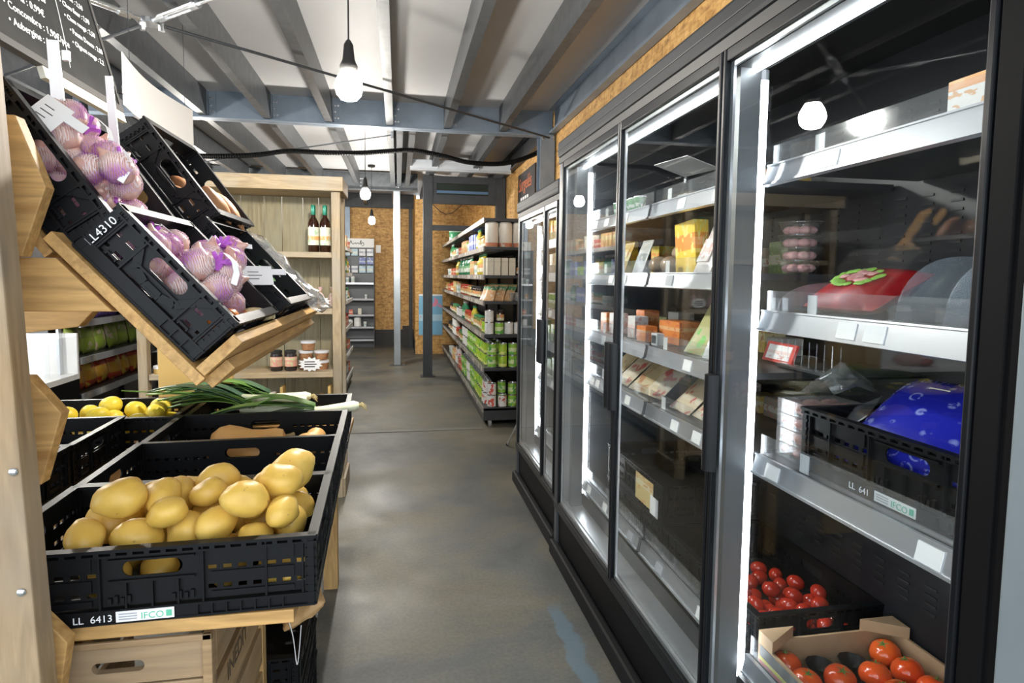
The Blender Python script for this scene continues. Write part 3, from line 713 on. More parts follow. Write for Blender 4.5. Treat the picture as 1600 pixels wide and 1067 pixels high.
for k, (y, m) in enumerate(((2.40, BK[1]), (2.60, BK[2]))):
    flat_pack(y, Z1 if k < 3 else Z2, m, ['grey pouch', 'amber pouch', 'brown pouch', 'dark green pouch'][k]+' leaning at the rail of the farthest bay', .11, .14, .965, 20)
# goods in the far chiller
rn = random.Random(12)
for z, m, nm, lb in ((1.6215, YELLOWBOX, 'yellow_carton', 'yellow carton on the top shelf of the far chiller'), (1.4215, CREAMP2, 'cheese_pack', 'wrapped cheese pack on the second shelf of the far chiller'), (1.2015, label_mat('green_pot_print', (.14,.34,.10), (.70,.74,.66), (.1,.25,.08), .4, .6), 'green_pot', 'green pot on the third shelf of the far chiller'), (1.0015, GREENK, 'olive_pack', 'olive pack on the fourth shelf of the far chiller'), (.7815, label_mat('grey_green_print', (.25,.32,.18), (.5,.5,.42), (.16,.3,.1), .3, .5), 'salad_pack', 'salad pack on the fifth shelf of the far chiller')):
    y = 3.12
    while y < 3.9:
        w = rn.uniform(.06, .085); h = rn.uniform(.09, .135)
        if nm == 'green_pot':
            t = thing(nm, lb, 'pot', (.975, y, z), group=lb+'s'); MB().lathe([(.028,0),(.034,.09)], 12).build('pot', m, t, True); MB().lathe([(.036,.09),(.036,.095),(.03,.096)], 12).build('lid', WHITEPL, t, True); y += .082
        else:
            carton(nm, .08, w, h, m, lb, 'pack', (.98, y, z), R(rn.uniform(-4, 4)), group=lb+'s'); y += w+.02
carton('cardboard_box', .25, .30, .16, KRAFT, 'plain brown cardboard box on the floor deck of the far chiller', 'box', (1.09, 3.42, .352))
# ================================================================== plastic crates
def crate_mesh(L, W, H, arc=False, lipcut=False):
    b = MB()
    b.box(-L/2+.008, L/2-.008, -W/2+.008, W/2-.008, .004, .008)
    def wall(P, n, big):
        hl = n/2
        def bx(u0, u1, v0, v1, t0, t1):
            vs = [P(u, v, t) for t in (t0, t1) for v in (v0, v1) for u in (u0, u1)]
            b.add(vs, [(0,2,3,1),(4,5,7,6),(0,1,5,4),(2,6,7,3),(0,4,6,2),(1,3,7,5)])
        c = .085 if big else .062
        hv = H*.70
        b.hole(-c, c, .030, H-.006, 0, hv, .052 if big else .042, .015, .009, .012, P)
        bx(-c+.01, c-.01, hv-.024, hv-.0195, .002, .010); bx(-c+.01, c-.01, hv+.0175, hv+.021, .002, .010)
        for sg in (-1, 1):                                           # slotted skins left and right of the handle
            u0, u1 = c, hl-.022
            rows = [(.030, H*.34), (H*.40, H*.60), (H*.66, H-.006)]
            for (v0, v1) in rows: bx(sg*u0, sg*u1, v0, v1, .009, .012)
            k = int((u1-u0)/.024); st = (u1-u0)/k
            for q in range(k):
                for (v0, v1) in ((H*.34, H*.40), (H*.60, H*.66)): bx(sg*(u0+q*st), sg*(u0+q*st+st*.42), v0, v1, .009, .012)
            pu0, pu1 = u0+.018, u1-.02
            if pu1-pu0 > .05: bx(sg*pu0, sg*pu1, .034, H*.31, .004, .0085); bx(sg*pu0, sg*pu1, H*.42, H*.58, .004, .0085); bx(sg*pu0, sg*pu1, H*.69, H-.018, .0045, .0085)
            for u in (c+.004, (c+hl)/2+.012, hl-.026): bx(sg*u-.0018, sg*u+.0018, .028, H-.006, .001, .0105)
            for q in range(5): bx(sg*(hl-.020), sg*(hl-.004), .036+q*(H-.05)/5, .036+q*(H-.05)/5+.006, -.0005, .008)
            bx(sg*(hl-.022), sg*hl, .004, H-.004, .004, .016)
        if not arc:
            for u in (-.045, .0, .045): bx(u-.0016, u+.0016, .028, hv-.024, .001, .0105)
            for sg in (-1, 1):
                for q in range(4): bx(sg*(c-.03)+(q-2)*.011, sg*(c-.03)+(q-2)*.011+.0065, .036, .036+.012+.004*(q % 2), .003, .0085)
        else:
            pts = [(-c*1.45, H-.012), (-c*1.12, H*.72), (-c*.75, H*.44), (-c*.3, H*.36), (c*.3, H*.36), (c*.75, H*.44), (c*1.12, H*.72), (c*1.45, H-.012)]
            for k in range(len(pts)-1):
                (ua, va), (ub, vb) = pts[k], pts[k+1]; d = Vector((ub-ua, vb-va)).normalized(); nn = Vector((-d.y, d.x))*.008
                q4 = [(ua+nn.x, va+nn.y), (ub+nn.x, vb+nn.y), (ub-nn.x, vb-nn.y), (ua-nn.x, va-nn.y)]
                vs = [P(u, v, t) for t in (.003, .010) for u, v in q4]; b.add(vs, [(0,1,2,3),(7,6,5,4),(0,4,5,1),(1,5,6,2),(2,6,7,3),(3,7,4,0)])
            for u in (-.09, .0, .085):                                # J-shaped stiffeners under the arch
                bx(u-.012, u-.009, .03, H*.30, .002, .0095); bx(u+.009, u+.012, .03, H*.30, .002, .0095); bx(u-.012, u+.012, H*.30, H*.33, .002, .0095)
        bx(-hl, hl, H-.006, H, -.004, .016)                             # rim
        bx(-hl, hl, H-.016, H-.0125, -.002, .010)
        k = int(n/.028)
        for q in range(k): bx(-hl+q*n/k+.004, -hl+q*n/k+.013, H-.013, H-.006, -.003, .010)
        bx(-hl+.002, hl-.002, 0, .004, -.001, .012); bx(-hl+.002, hl-.002, .024, .028, -.001, .012)   # base skirt
        bx(-hl+.006, hl-.006, .004, .024, .006, .009)
        bx(-hl+.006, c*.9, .004, .024, .0008, .006)
        for q in range(7): bx(c*.9+q*.026, c*.9+q*.026+.003, .004, .024, -.0005, .006) if c*.9+q*.026 < hl-.02 else None
    wall(lambda u, v, t: (u, -W/2+t, v), L, L > .5); wall(lambda u, v, t: (u, W/2-t, v), L, L > .5)
    wall(lambda u, v, t: (-L/2+t, u, v), W, W > .5); wall(lambda u, v, t: (L/2-t, u, v), W, W > .5)
    return b.mesh('crate_body', BLACK)
CR6 = crate_mesh(.595, .395, .145)
CR4 = crate_mesh(.295, .395, .112, arc=True)
PLATE = MB().box(-.05, .05, -.0012, 0, .002, .0225).mesh('label_plate', WHITEPL)
def crate(me, W, loc, rot, label, name='produce_crate', letters=None, plate=None, group='black folding crates', side=False):
    t = thing(name, label, 'crate', loc, rot, group)
    put('crate_body', me, t)
    if letters:
        if side:
            put('lettering', text_mesh(letters, .022, LETTER), t, (-.1475+.0215, -W/2-.0006, .022), (R(90), R(-90), 0))
        else:
            put('lettering', text_mesh(letters, .019, LETTER), t, (-.135, -W/2-.0003, .006), (R(90), 0, 0))
    if plate is not None:
        p = put('label_plate', PLATE, t, (plate, -W/2-.0006, .002)); put('logo_print', text_mesh('IFCO', .018, GREENP), p, (-.008, -.0014, .005), (R(90), 0, 0))
        g = MB()
        for q in range(3): g.box(-.045, -.014, -.0018, -.0012, .006+q*.005, .0085+q*.005)
        g.build('print_lines', GREYC, p)
        MB().box(.036, .046, -.0018, -.0012, .006, .018).build('green_mark', GREENP, p)
    return t
YW = R(1.7)
def row(y, right, z): return (right-.2975, y+.1975, z)
crate(CR6, .395, row(1.222, -.168, .742), (0,0,YW), 'black crate of potatoes at the front of the produce table', letters='LL  6413', plate=-.012)
crate(CR6, .395, row(1.627, -.180, .738), (0,0,YW), 'empty black crate behind the potato crate')
crate(CR6, .395, row(2.032, -.192, .732), (0,0,YW), 'black crate holding butternut squashes')
crate(CR6, .395, row(2.438, -.204, .718), (0,0,YW), 'black crate with leeks laid across it')
crate(CR6, .395, (-1.12, 2.63, .722), (0,0,YW), 'black crate of yellow lemons at the back of the table')
crate(CR6, .395, (-1.27, 2.21, .735), (0,0,YW), 'dark empty crate in front of the lemons, left of the squashes')
crate(CR6, .395, (-1.255, 1.80, .74), (0,0,YW), 'dark empty crate left of the empty one, half hidden by the post')
# crates leaning on the rack: x runs down the slope
def slope_crate(bl, ang, y, label, **k):
    a = R(ang); c = Vector((bl[0], y+.1975, bl[1])) + Vector((math.cos(a), 0, -math.sin(a)))*.1475
    return crate(CR4, .395, c, (0, a, 0), label, **k)
LOW = (-.583, 1.449)
UPP = (-.778, 1.678)
cA = slope_crate(LOW, 47.5, 1.25, 'tilted black crate of netted shallots and carrots, lower front of the rack', letters='LL4310', side=True)
cB = slope_crate((LOW[0]+.02, LOW[1]+.018), 47.5, 1.705, 'tilted black crate of cucumbers, second on the lower rack')
cC = slope_crate(LOW, 47.5, 2.11, 'tilted black crate under loose plastic wrap, last on the lower rack')
cU = slope_crate(UPP, 55, 1.27, 'tilted black crate of netted shallots at the top front of the rack')
cV = slope_crate((-.727, 1.732), 54, 1.755, 'tilted black crate of sweet potatoes, second on the upper rack')

# ================================================================== produce stand
t = thing('produce_stand', 'pale timber produce stand carrying tilted and flat black crates', 'stand', (-.70, 1.9, 0))
o_ = Vector((-.70, 1.9, 0))
def P(*a): return Vector(a)-o_
def loc_box(b, x0, x1, y0, y1, z0, z1): return b.box(x0-o_.x, x1-o_.x, y0-o_.y, y1-o_.y, z0, z1)
# front post, leaning a touch, and lighter one behind it
def post(xb, xt, w, y0, y1, ztop, m, name='post'):
    vs = []
    for z, x in ((0, xb), (ztop, xt)):
        for y in (y0, y1):
            for dx in (-w, 0): vs.append(P(x+dx, y, z))
    return MB().add(vs, [(0,2,3,1),(4,5,7,6),(0,1,5,4),(2,6,7,3),(0,4,6,2),(1,3,7,5)]).build(name, m, t, bevel=.003)
post(-.558, -.628, .060, 1.09, 1.14, 2.0, WPOST)
post(-.618, -.692, .10, 1.145, 1.20, 2.0, WPALE_Z)
post(-1.60, -1.60, .06, 1.12, 1.18, 2.0, WPOST)
post(-1.60, -1.60, .06, 2.80, 2.86, 2.0, WPOST)
for z in (1.08, .88): 
    b = MB().ball(P(-.605+.012*(1-z), 1.088, z), (.007,.004,.007), 8, 6).build('screw_head', ZINC, t, True)
def plate_part(name, pts, y0, y1, m):
    M = Matrix(((1,0,0,-o_.x),(0,0,1,-o_.y),(0,1,0,0),(0,0,0,1)))
    return MB().prism(pts, y0, y1, M).build(name, m, t, bevel=.002)
# arm ends with chamfered corners beside the post
plate_part('arm', [(-.78,1.665),(-.640,1.665),(-.598,1.545),(-.640,1.425),(-.78,1.425)], 1.205, 1.235, WPALE_X)
plate_part('arm', [(-.78,1.215),(-.640,1.215),(-.590,1.148),(-.628,1.020),(-.78,1.020)], 1.205, 1.235, WPALE_X)
plate_part('arm', [(-.78,.80),(-.622,.80),(-.578,.745),(-.602,.60),(-.78,.60)], 1.165, 1.195, WPALE_X)
plate_part('rack_arm', [(-1.6,1.424),(-.604,1.424),(-.515,1.328),(-1.6,1.328)], 1.238, 1.278, WPALE_X)
plate_part('rack_arm', [(-1.6,1.37),(-.70,1.37),(-.80,1.26),(-1.0,1.235),(-1.6,1.235)], 1.73, 1.77, WPALE_X)
plate_part('rack_arm', [(-1.6,1.37),(-.62,1.37),(-.72,1.26),(-1.6,1.26)], 2.40, 2.44, WPALE_X)
def slope_part(name, x, z, ang, y0, y1, u0, u1, w0, w1, m):
    a = R(ang); M = Matrix.Translation(P(x, 0, z)) @ Matrix.Rotation(a, 4, 'Y')
    return MB().box(u0, u1, y0, y1, w0, w1, M).build(name, m, t, bevel=.0015)
lx, lz = -.583, 1.447
slope_part('slope_board', lx, lz, 47.5, 1.235, 2.48, -.035, .332, -.022, -.001, WPALE_Y)
slope_part('lip_board', lx, lz, 47.5, 1.235, 2.47, .306, .328, .0005, .095, WPALE_Y)
slope_part('lip_batten', lx, lz, 47.5, 1.27, 2.44, .329, .352, -.016, .042, WPALE_Y)
slope_part('slope_board', UPP[0], UPP[1]-.004, 55, 1.25, 2.48, -.06, .29, -.020, -.002, WPALE_Y)
slope_part('slope_pad', -.727, 1.728, 54, 1.76, 2.14, -.0, .29, -.05, -.002, WPALE_Y)
slope_part('back_board', UPP[0]-.02, UPP[1]+.02, -35, 1.25, 2.48, -.03, -.012, -.02, .05, WPALE_Y)
loc_box(MB(), -1.62, -.205, 1.225, 2.90, .712, .739).build('table_board', WPALE_X, t, bevel=.002)
loc_box(MB(), -1.04, -.735, 2.92, 2.95, .0, 1.20).build('support_panel', PLY, t)
for y in (1.30, 2.80):
    loc_box(MB(), -1.62, -.62 if y < 2 else -.26, y, y+.045, .64, .711).build('table_bearer', WPALE_X, t)
loc_box(MB(), -.33, -.27, 2.74, 2.80, 0, .64).build('leg', WPALE_Z, t); loc_box(MB(), -1.62, -1.56, 2.74, 2.80, 0, .64).build('leg', WPALE_Z, t)

# ---- wooden fruit box under the table
t = thing('wooden_box', 'old wooden fruit box with a hand hole under the potato crate', 'box', (-.50, 1.45, 0))
def wb(x0, x1, y0, y1, z0, z1, name, m): return MB().box(x0+.50, x1+.50, y0-1.45, y1-1.45, z0, z1).build(name, m, t, bevel=.002)
f = MB().hole(-.185, .125, .61, .685, -.03, .645, .046, .011, -.21, -.195, lambda u, v, q: (u, q, v)).build('front_plank', WBOX_X, t)
for k in range(5): wb(-.685, -.375, 1.24, 1.255, .51-k*.1, .605-k*.1, 'front_plank', WBOX_X)
wb(-.378, -.360, 1.232, 1.262, .10, .70, 'corner_batten', WBOX_X); wb(-.70, -.682, 1.232, 1.262, .10, .70, 'corner_batten', WBOX_X); wb(-.70, -.36, 1.232, 1.24, .687, .70, 'top_batten', WBOX_X)
for k in range(5): wb(-.374, -.360, 1.263, 1.70, .605-k*.12, .70-k*.12, 'side_slat', WBOX_Y)
wb(-.376, -.358, 1.66, 1.70, .10, .70, 'corner_batten', WPALE_Z)
for k in range(5): wb(-.70, -.686, 1.263, 1.70, .605-k*.12, .70-k*.12, 'side_slat', WBOX_Y)
wb(-.70, -.36, 1.256, 1.70, .10, .115, 'bottom', WBOX_Y)
put('faded_print', text_mesh('INEDIT', .055, mat('burnt_ink', (.10,.065,.035), .7)), t, (.1412, -.12, .63-.095+.0), (R(90), 0, R(90)))
wb(-.66, -.62, 1.27, 1.66, 0, .10, 'runner', WBOX_Y); wb(-.44, -.40, 1.27, 1.66, 0, .10, 'runner', WBOX_Y)
# black crates and a paper bag beside it
for k in range(3):
    crate(CR4, .395, (-.425, 1.91, .0+k*.113), (0,0,R(1)), ['lowest', 'middle', 'topmost'][k]+' black crate of the stack behind the wooden box under the table', group='crates stacked under the table')
t = thing('paper_bag', 'crumpled brown paper bag on the crates under the table', 'bag', (-.34, 1.76, .40))
b = pouch_mesh(.16, .20, .07, None, 10, .1); b.v = [tuple(Vector(p)+Vector((mnoise.noise(Vector(p)*30), mnoise.noise(Vector(p)*30+Vector((5,0,0))), mnoise.noise(Vector(p)*30+Vector((0,7,0)))))*.008) for p in b.v]
o = b.build('bag_body', mat('kraft_paper', (.50,.30,.12), .6, c2=(.60,.38,.17), scale=14, bmp=.4, bscale=25), t, True); o.rotation_euler = (R(62), R(0), R(105)); o.location = (.02, -.03, .03); o.scale = (.62, .62, .62)
MB().tube(smooth_path([(.03,-.05,.08),(.055,-.08,.02),(.065,-.085,-.06),(.072,-.085,-.02),(.078,-.085,.05)], 5), .0014, 5).build('string', WHITEPL, t)

# ================================================================== vegetables
def lumpy(name, rad, amp, freq, m, seed, nu=16, nv=11, bend=0, ends=0):
    b = MB().ball((0,0,0), rad, nu, nv); out = []
    for p in b.v:
        p = Vector(p); q = p.copy(); q.x /= rad[0]; q.y /= rad[1]; q.z /= rad[2]
        n = mnoise.noise(q*freq+Vector((seed*3.1, seed*1.7, seed)))
        p = p*(1+amp*n)
        p.z += bend*(p.x/rad[0])**2
        out.append(tuple(p))
    b.v = out
    return b.mesh(name, m, 180)
def potato_mat():
    m, nt, b = new_mat('potato_skin'); v = coords(nt)
    c = ramp(nt, noise(nt, v, 14, 4), [(.3, (.58,.35,.055)), (.55, (.70,.45,.09)), (.8, (.76,.53,.14))])
    sp = ramp(nt, noise(nt, v, 55, 2), [(.24, (1,1,1)), (.30, (0,0,0))])
    mx = N(nt, 'ShaderNodeMix', data_type='RGBA'); nt.links.new(sp, mx.inputs[0]); nt.links.new(c, mx.inputs[6]); mx.inputs[7].default_value = (.30,.19,.06,1)
    nt.links.new(mx.outputs[2], b.inputs['Base Color']); b.inputs['Roughness'].default_value = .42
    b.inputs['Subsurface Weight'].default_value = .0
    bump(nt, b, noise(nt, v, 60, 3), .1, .003); return m
POT = [lumpy('potato', (.050*s, .036*s*q, .033*s), .16, 1.3, potato_mat() if i == 0 else None, i) for i, (s, q) in enumerate(((1,1),(.9,1.1),(1.12,.95),(.82,1.05),(1.0,.9),(1.2,1.0)))]
for me in POT[1:]: me.materials.clear(); me.materials.append(POT[0].materials[0])
def drop(n, radius, x0, x1, y0, y1, zf, seed, tries=60, mound=None, place=None):
    """greedy pile of spheres: each settles at the lowest of a few random spots"""
    rn = random.Random(seed); done = []
    for k in range(n):
        r = radius*rn.uniform(.88, 1.1); best = None
        for q in range(tries):
            x, y = rn.uniform(x0+r, x1-r), rn.uniform(y0+r, y1-r); z = zf+r
            for (a, b, c, s) in done:
                d2 = (x-a)**2+(y-b)**2
                if d2 < (r+s)**2: z = max(z, c+math.sqrt((r+s)**2-d2))
            w = z+(mound(x, y) if mound else 0)
            if best is None or w < best[0]: best = (w, x, y, z)
        done.append((best[1], best[2], best[3], r))
    return done
rn = random.Random(4)
def ordinal(i): return ['first', 'second', 'third', 'fourth', 'fifth', 'sixth', 'seventh', 'eighth', 'ninth', 'tenth', 'eleventh', 'twelfth'][i]
def tilt_rot(r=.5): return (rn.uniform(-r, r), rn.uniform(-r, r), rn.uniform(0, 6.28))
for i, (x, y, z, r) in enumerate(drop(44, .041, -.655, -.190, 1.24, 1.60, .752, 21, mound=lambda x, y: -.045*math.exp(-((x+.27)/.13)**2)-.03*math.exp(-((x+.50)/.10)**2)+.03*(y < 1.30))):
    o = put('potato', POT[i % 6], None, (x, y, z), tilt_rot(.45)); s = r/.041; o.scale = (s*.96, s*1.05, s*1.08)
    tag(o, 'smooth yellow potato in the heap in the front crate', 'potato', 'potatoes in the front crate')
# lemons
LEM = lumpy('lemon', (.043,.037,.037), .05, 1.5, mat('lemon_skin', (.74,.56,.03), .4, c2=(.80,.64,.07), scale=12, bmp=.15, bscale=90), 3)
for i, (x, y, z, r) in enumerate(drop(24, .040, -1.37, -.86, 2.47, 2.79, .732, 5, mound=lambda x, y: -.02*(y > 2.6))):
    tag(put('lemon', LEM, None, (x, y, z), tilt_rot(.5)), 'yellow lemon in the crate behind the produce table', 'lemon', 'lemons in the rear crate')
# butternut squashes
SQ = mat('butternut_skin', (.66,.33,.09), .45, c2=(.74,.44,.16), scale=6)
def squash(loc, rz, label, s=1.):
    t = thing('butternut_squash', label, 'squash', loc, (0, 0, rz), 'butternut squashes')
    M = Matrix.Rotation(R(90), 4, 'Y')
    MB().lathe([(r*s, z*s) for r, z in ((.004,-.12),(.03,-.112),(.052,-.085),(.058,-.055),(.050,-.02),(.037,.02),(.034,.06),(.037,.10),(.030,.125),(.010,.134))], 18, M).build('flesh', SQ, t, True)
    MB().tube([Vector((.128*s,0,0)), Vector((.15*s,.004,.004)), Vector((.162*s,.012,.006))], [.011*s,.008*s,.009*s], 8).build('stalk', mat('dry_stalk', (.30,.22,.10), .7), t, True)
for k, (x, y, z, a) in enumerate(((-.50, 2.135, .806, 176), (-.30, 2.20, .806, 88), (-.54, 2.31, .803, 8))):
    squash((x, y, z), R(a), ['butternut squash lying at the front of its crate', 'butternut squash end-on at the right of its crate', 'butternut squash at the back of its crate'][k])
# leeks
LEAFG = mat('leek_green', (.07,.19,.035), .45, c2=(.22,.38,.08), scale=5, stretch=(.4,3,3))
LEAFB = mat('leek_blue_green', (.055,.13,.075), .45, c2=(.12,.22,.12), scale=5, stretch=(.4,3,3))
LEEKW = mat('leek_white', (.74,.76,.50), .4, c2=(.80,.80,.62), scale=12, stretch=(.2,4,4))
ROOT = mat('leek_root', (.52,.42,.20), .8)
rnl = random.Random(9)
for k in range(6):
    y = 2.50+k*.055; z = .842+.012*(k % 3)
    dx = rnl.uniform(-.26, -.16); tip = 0
    if k == 0: dx, z, tip = .03, .872, 4
    t = thing('leek', ['front', 'second', 'third', 'fourth', 'fifth', 'rear'][k]+' leek lying across the rear crate with its leaves spread to the left', 'leek', (-.235+dx, y, z), (0, R(-tip if tip else rnl.uniform(2, 6)), R(rnl.uniform(-4, 4))), 'leeks across the crate')
    MB().tube([(.05,0,.004),(.03,0,.003),(-.02,0,0),(-.10,0,-.004),(-.16,0,-.002)], [.012,.021,.019,.017,.019], 12).build('shaft', LEEKW, t, True)
    rt = MB()
    for q in range(9): a = q*.7; rt.tube([(.045,0,.004),(.062,.010*math.cos(a),.004+.010*math.sin(a)),(.078,.022*math.cos(a*1.3),-.012+.014*math.sin(a))], [.003,.002,.001], 5)
    rt.build('roots', ROOT, t, True)
    for q in range(5):
        l = rnl.uniform(.22, .42); sp = (q-2.5)*.022+rnl.uniform(-.01, .01); up = rnl.uniform(.02, .085); w = rnl.uniform(.026, .038)
        vs, n = [], 8
        for i in range(n+1):
            u = i/n; x = -.12-l*u; yy = sp*u*1.6; zz = .004*q+up*math.sin(u*2.3)-.02*u*u; ww = w*(1-u**3*.85)*(.8+.5*u*(1-u)*2)
            vs += [(x, yy-ww, zz+.008*(1-u)), (x, yy, zz-.004), (x, yy+ww, zz+.008*(1-u))]
        fs = [(i*3+j, i*3+j+1, i*3+j+4, i*3+j+3) for i in range(n) for j in range(2)]
        o = MB().add(vs, fs).build('leaf', LEAFG if (q+k) % 3 else LEAFB, t, True); m_ = o.modifiers.new('thick', 'SOLIDIFY'); m_.thickness = .0018
t = thing('leek', 'leek with a long thin leaf trailing left over the lemons', 'leek', (-.62, 2.60, .905))
vs = []
for i in range(9):
    u = i/8; ww = .010*(1-u*.85)+.001; vs += [(-.42*u, -.05*u-ww, .045*u), (-.42*u, -.05*u, .045*u-.003), (-.42*u, -.05*u+ww, .045*u)]
o = MB().add(vs, [(i*3+j, i*3+j+1, i*3+j+4, i*3+j+3) for i in range(8) for j in range(2)]).build('leaf', LEAFG, t, True); m_ = o.modifiers.new('thick', 'SOLIDIFY'); m_.thickness = .0018
MB().tube([(.25,0,-.02),(.1,0,-.01),(0,0,0)], [.016,.015,.011], 10).build('shaft', LEEKW, t, True)

# ---- netted shallots in the tilted crates
def shallot_mat():
    m, nt, b = new_mat('shallot_skin'); v = coords(nt, (1,1,.3))
    c = ramp(nt, noise(nt, v, 40, 3), [(.3, (.52,.25,.22)), (.55, (.68,.42,.34)), (.8, (.80,.60,.50))])
    nt.links.new(c, b.inputs['Base Color']); b.inputs['Roughness'].default_value = .4; return m
def net_mat(name, c1, c2, dens, wid):
    m = bpy.data.materials.new(name); m.use_nodes = True; nt = m.node_tree; nt.nodes.clear()
    out = N(nt, 'ShaderNodeOutputMaterial'); tr = N(nt, 'ShaderNodeBsdfTransparent'); df = N(nt, 'ShaderNodeBsdfDiffuse'); mx = N(nt, 'ShaderNodeMixShader')
    fac = None
    for rt in ((.6, .5, .8), (-.6, .4, -.8)):
        w = N(nt, 'ShaderNodeTexWave'); w.inputs['Scale'].default_value = dens; w.inputs['Distortion'].default_value = 1.2; w.inputs['Detail'].default_value = 1
        nt.links.new(coords(nt, (1,1,1), 'Object', rt, False), w.inputs['Vector'])
        r_ = ramp(nt, w.outputs[1], [(1-wid-.06, (0,0,0)), (1-wid, (1,1,1))])
        if fac is None: fac = r_
        else:
            mm = N(nt, 'ShaderNodeMath', operation='MAXIMUM'); nt.links.new(fac, mm.inputs[0]); nt.links.new(r_, mm.inputs[1]); fac = mm.outputs[0]
    v = coords(nt); cc = ramp(nt, noise(nt, v, 16, 2), [(.42, c1), (.62, c2)]); nt.links.new(cc, df.inputs[0])
    ad = N(nt, 'ShaderNodeMath', operation='MULTIPLY_ADD'); nt.links.new(fac, ad.inputs[0]); ad.inputs[1].default_value = .75; ad.inputs[2].default_value = .03
    nt.links.new(ad.outputs[0], mx.inputs[0]); nt.links.new(tr.outputs[0], mx.inputs[1]); nt.links.new(df.outputs[0], mx.inputs[2]); nt.links.new(mx.outputs[0], out.inputs[0]); return m
SHM = shallot_mat(); NETM = net_mat('shallot_net', (.90,.78,.78), (.50,.16,.58), 80, .17)
SHAL = []
for i in range(4):
    b = MB().lathe([(.003,-.036),(.012,-.032),(.022,-.018),(.0255,0),(.022,.016),(.013,.028),(.006,.040),(.003,.050)], 12)
    SHAL.append(b.mesh('shallot', SHM, 180))
def net_bag(parent_loc, rot, label, seed, n=9, w=.062, neck=True, tagcard=True):
    t = thing('shallot_bag', label, 'net bag', parent_loc, rot, 'netted shallots')
    rr = random.Random(seed); pts = []
    sp = drop(n, .027, -w, w, -w*.9, w*.9, 0, seed, 30)
    for k, (x, y, z, r) in enumerate(sp):
        o = put('shallot', SHAL[k % 4], t, (x, y, z), (rr.uniform(-1.5, 1.5), rr.uniform(-1.5, 1.5), rr.uniform(0, 6))); o.scale = (1.12, 1.12, .95)
    # the net hugs each bulb: one shell per bulb, merged into one net part
    b = MB()
    for (x, y, z, r) in sp: b.ball((x, y, z), .0325, 12, 8)
    b.build('net', NETM, t, True)
    zt = max(p[2] for p in sp)+.02
    if neck:
        g = MB()
        for q in range(7): a = q*.9+seed; g.tube([(0,0,zt-.022),(.006*math.cos(a),.006*math.sin(a),zt-.006),(.022*math.cos(a),.020*math.sin(a),zt+.004+.006*math.sin(q*2.1))], [.010,.006,.004], 6)
        g.build('gathered_neck', PURPLE, t, True)
    if tagcard:
        b = MB(); path = [(.0,-.02,zt+.012),(.02,-.035,zt+.006),(.035,-.045,zt-.012),(.042,-.052,zt-.035)]
        vs = []
        for p in path: vs += [(p[0]-.006, p[1], p[2]), (p[0]+.006, p[1], p[2]+.002)]
        o = b.add(vs, [(i*2, i*2+1, i*2+3, i*2+2) for i in range(3)]).build('clip_strip', WHITEPL, t); m_ = o.modifiers.new('thick', 'SOLIDIFY'); m_.thickness = .001
    return t
def on_slope(origin, ang, y, u, n):
    a = R(ang); return Vector((origin[0]+u*math.cos(a)+n*math.sin(a), y, origin[1]-u*math.sin(a)+n*math.cos(a)))
bags = [(UPP, 55, 1.36, .225, 9, 'lower front'), (UPP, 55, 1.36, .125, 9, 'middle front'), (UPP, 55, 1.47, .225, 13, 'lower middle'), (UPP, 55, 1.48, .12, 11, 'upper middle'), (UPP, 55, 1.59, .225, 14, 'lowest rear'), (UPP, 55, 1.60, .12, 9, 'highest rear')]
for k, (og, an, y, u, n, lb) in enumerate(bags):
    net_bag(on_slope(og, an, y, u, .010+(y > 1.4)*.012+(y > 1.55)*.02), (0, R(an-14), R(k*50)), lb+' net of pink shallots in the upper tilted crate', 40+k, n)
bags = [(LOW, 47.5, 1.34, .205, 8, 'front lower'), (LOW, 47.5, 1.34, .10, 7, 'front upper'), (LOW, 47.5, 1.46, .205, 12, 'middle lower'), (LOW, 47.5, 1.46, .10, 11, 'middle upper'), (LOW, 47.5, 1.57, .20, 12, 'rear')]
for k, (og, an, y, u, n, lb) in enumerate(bags):
    net_bag(on_slope(og, an, y, u, .010), (0, R(an-14), R(k*70+20)), lb+' net of pink shallots in the lower tilted crate', 60+k, n)
CAR = mat('carrot_skin', (.70,.17,.02), .45, c2=(.78,.26,.04), scale=20, stretch=(1,1,1))
for k, (y, u, n, rz) in enumerate(((1.40, .258, .035, 80), (1.52, .262, .04, 95), (1.60, .255, .045, 70))):
    p = on_slope(LOW, 47.5, y, u, n)
    t = thing('carrot', ['front', 'middle', 'rear'][k]+' orange carrot at the foot of the lower shallot crate', 'carrot', p, (0, R(20), R(rz)))
    MB().tube([(-.065,0,0),(-.055,0,0),(-.01,0,.002),(.04,0,0),(.075,0,-.003)], [.014,.021,.019,.014,.003], 12).build('root', CAR, t, True)
    MB().tube([(-.064,0,0),(-.078,0,.004)], [.009,.006], 8).build('crown', mat('carrot_top', (.36,.36,.12), .7), t, True)
t = thing('parsnip', 'pale yellow parsnip end beside the carrots in the lower crate', 'vegetable', on_slope(LOW, 47.5, 1.62, .272, .075), (0, R(10), R(20)))
MB().ball((0,0,0), (.036,.020,.017), 14, 9).build('root', mat('cream_root', (.74,.62,.34), .5), t, True); MB().ball((.036,0,0), (.006,.008,.008), 8, 6).build('cut_end', mat('root_end', (.55,.45,.25), .7), t, True)
CUC = mat('cucumber_skin', (.022,.060,.018), .3, c2=(.05,.11,.035), scale=25, stretch=(.3,1,1), bmp=.15, bscale=50)
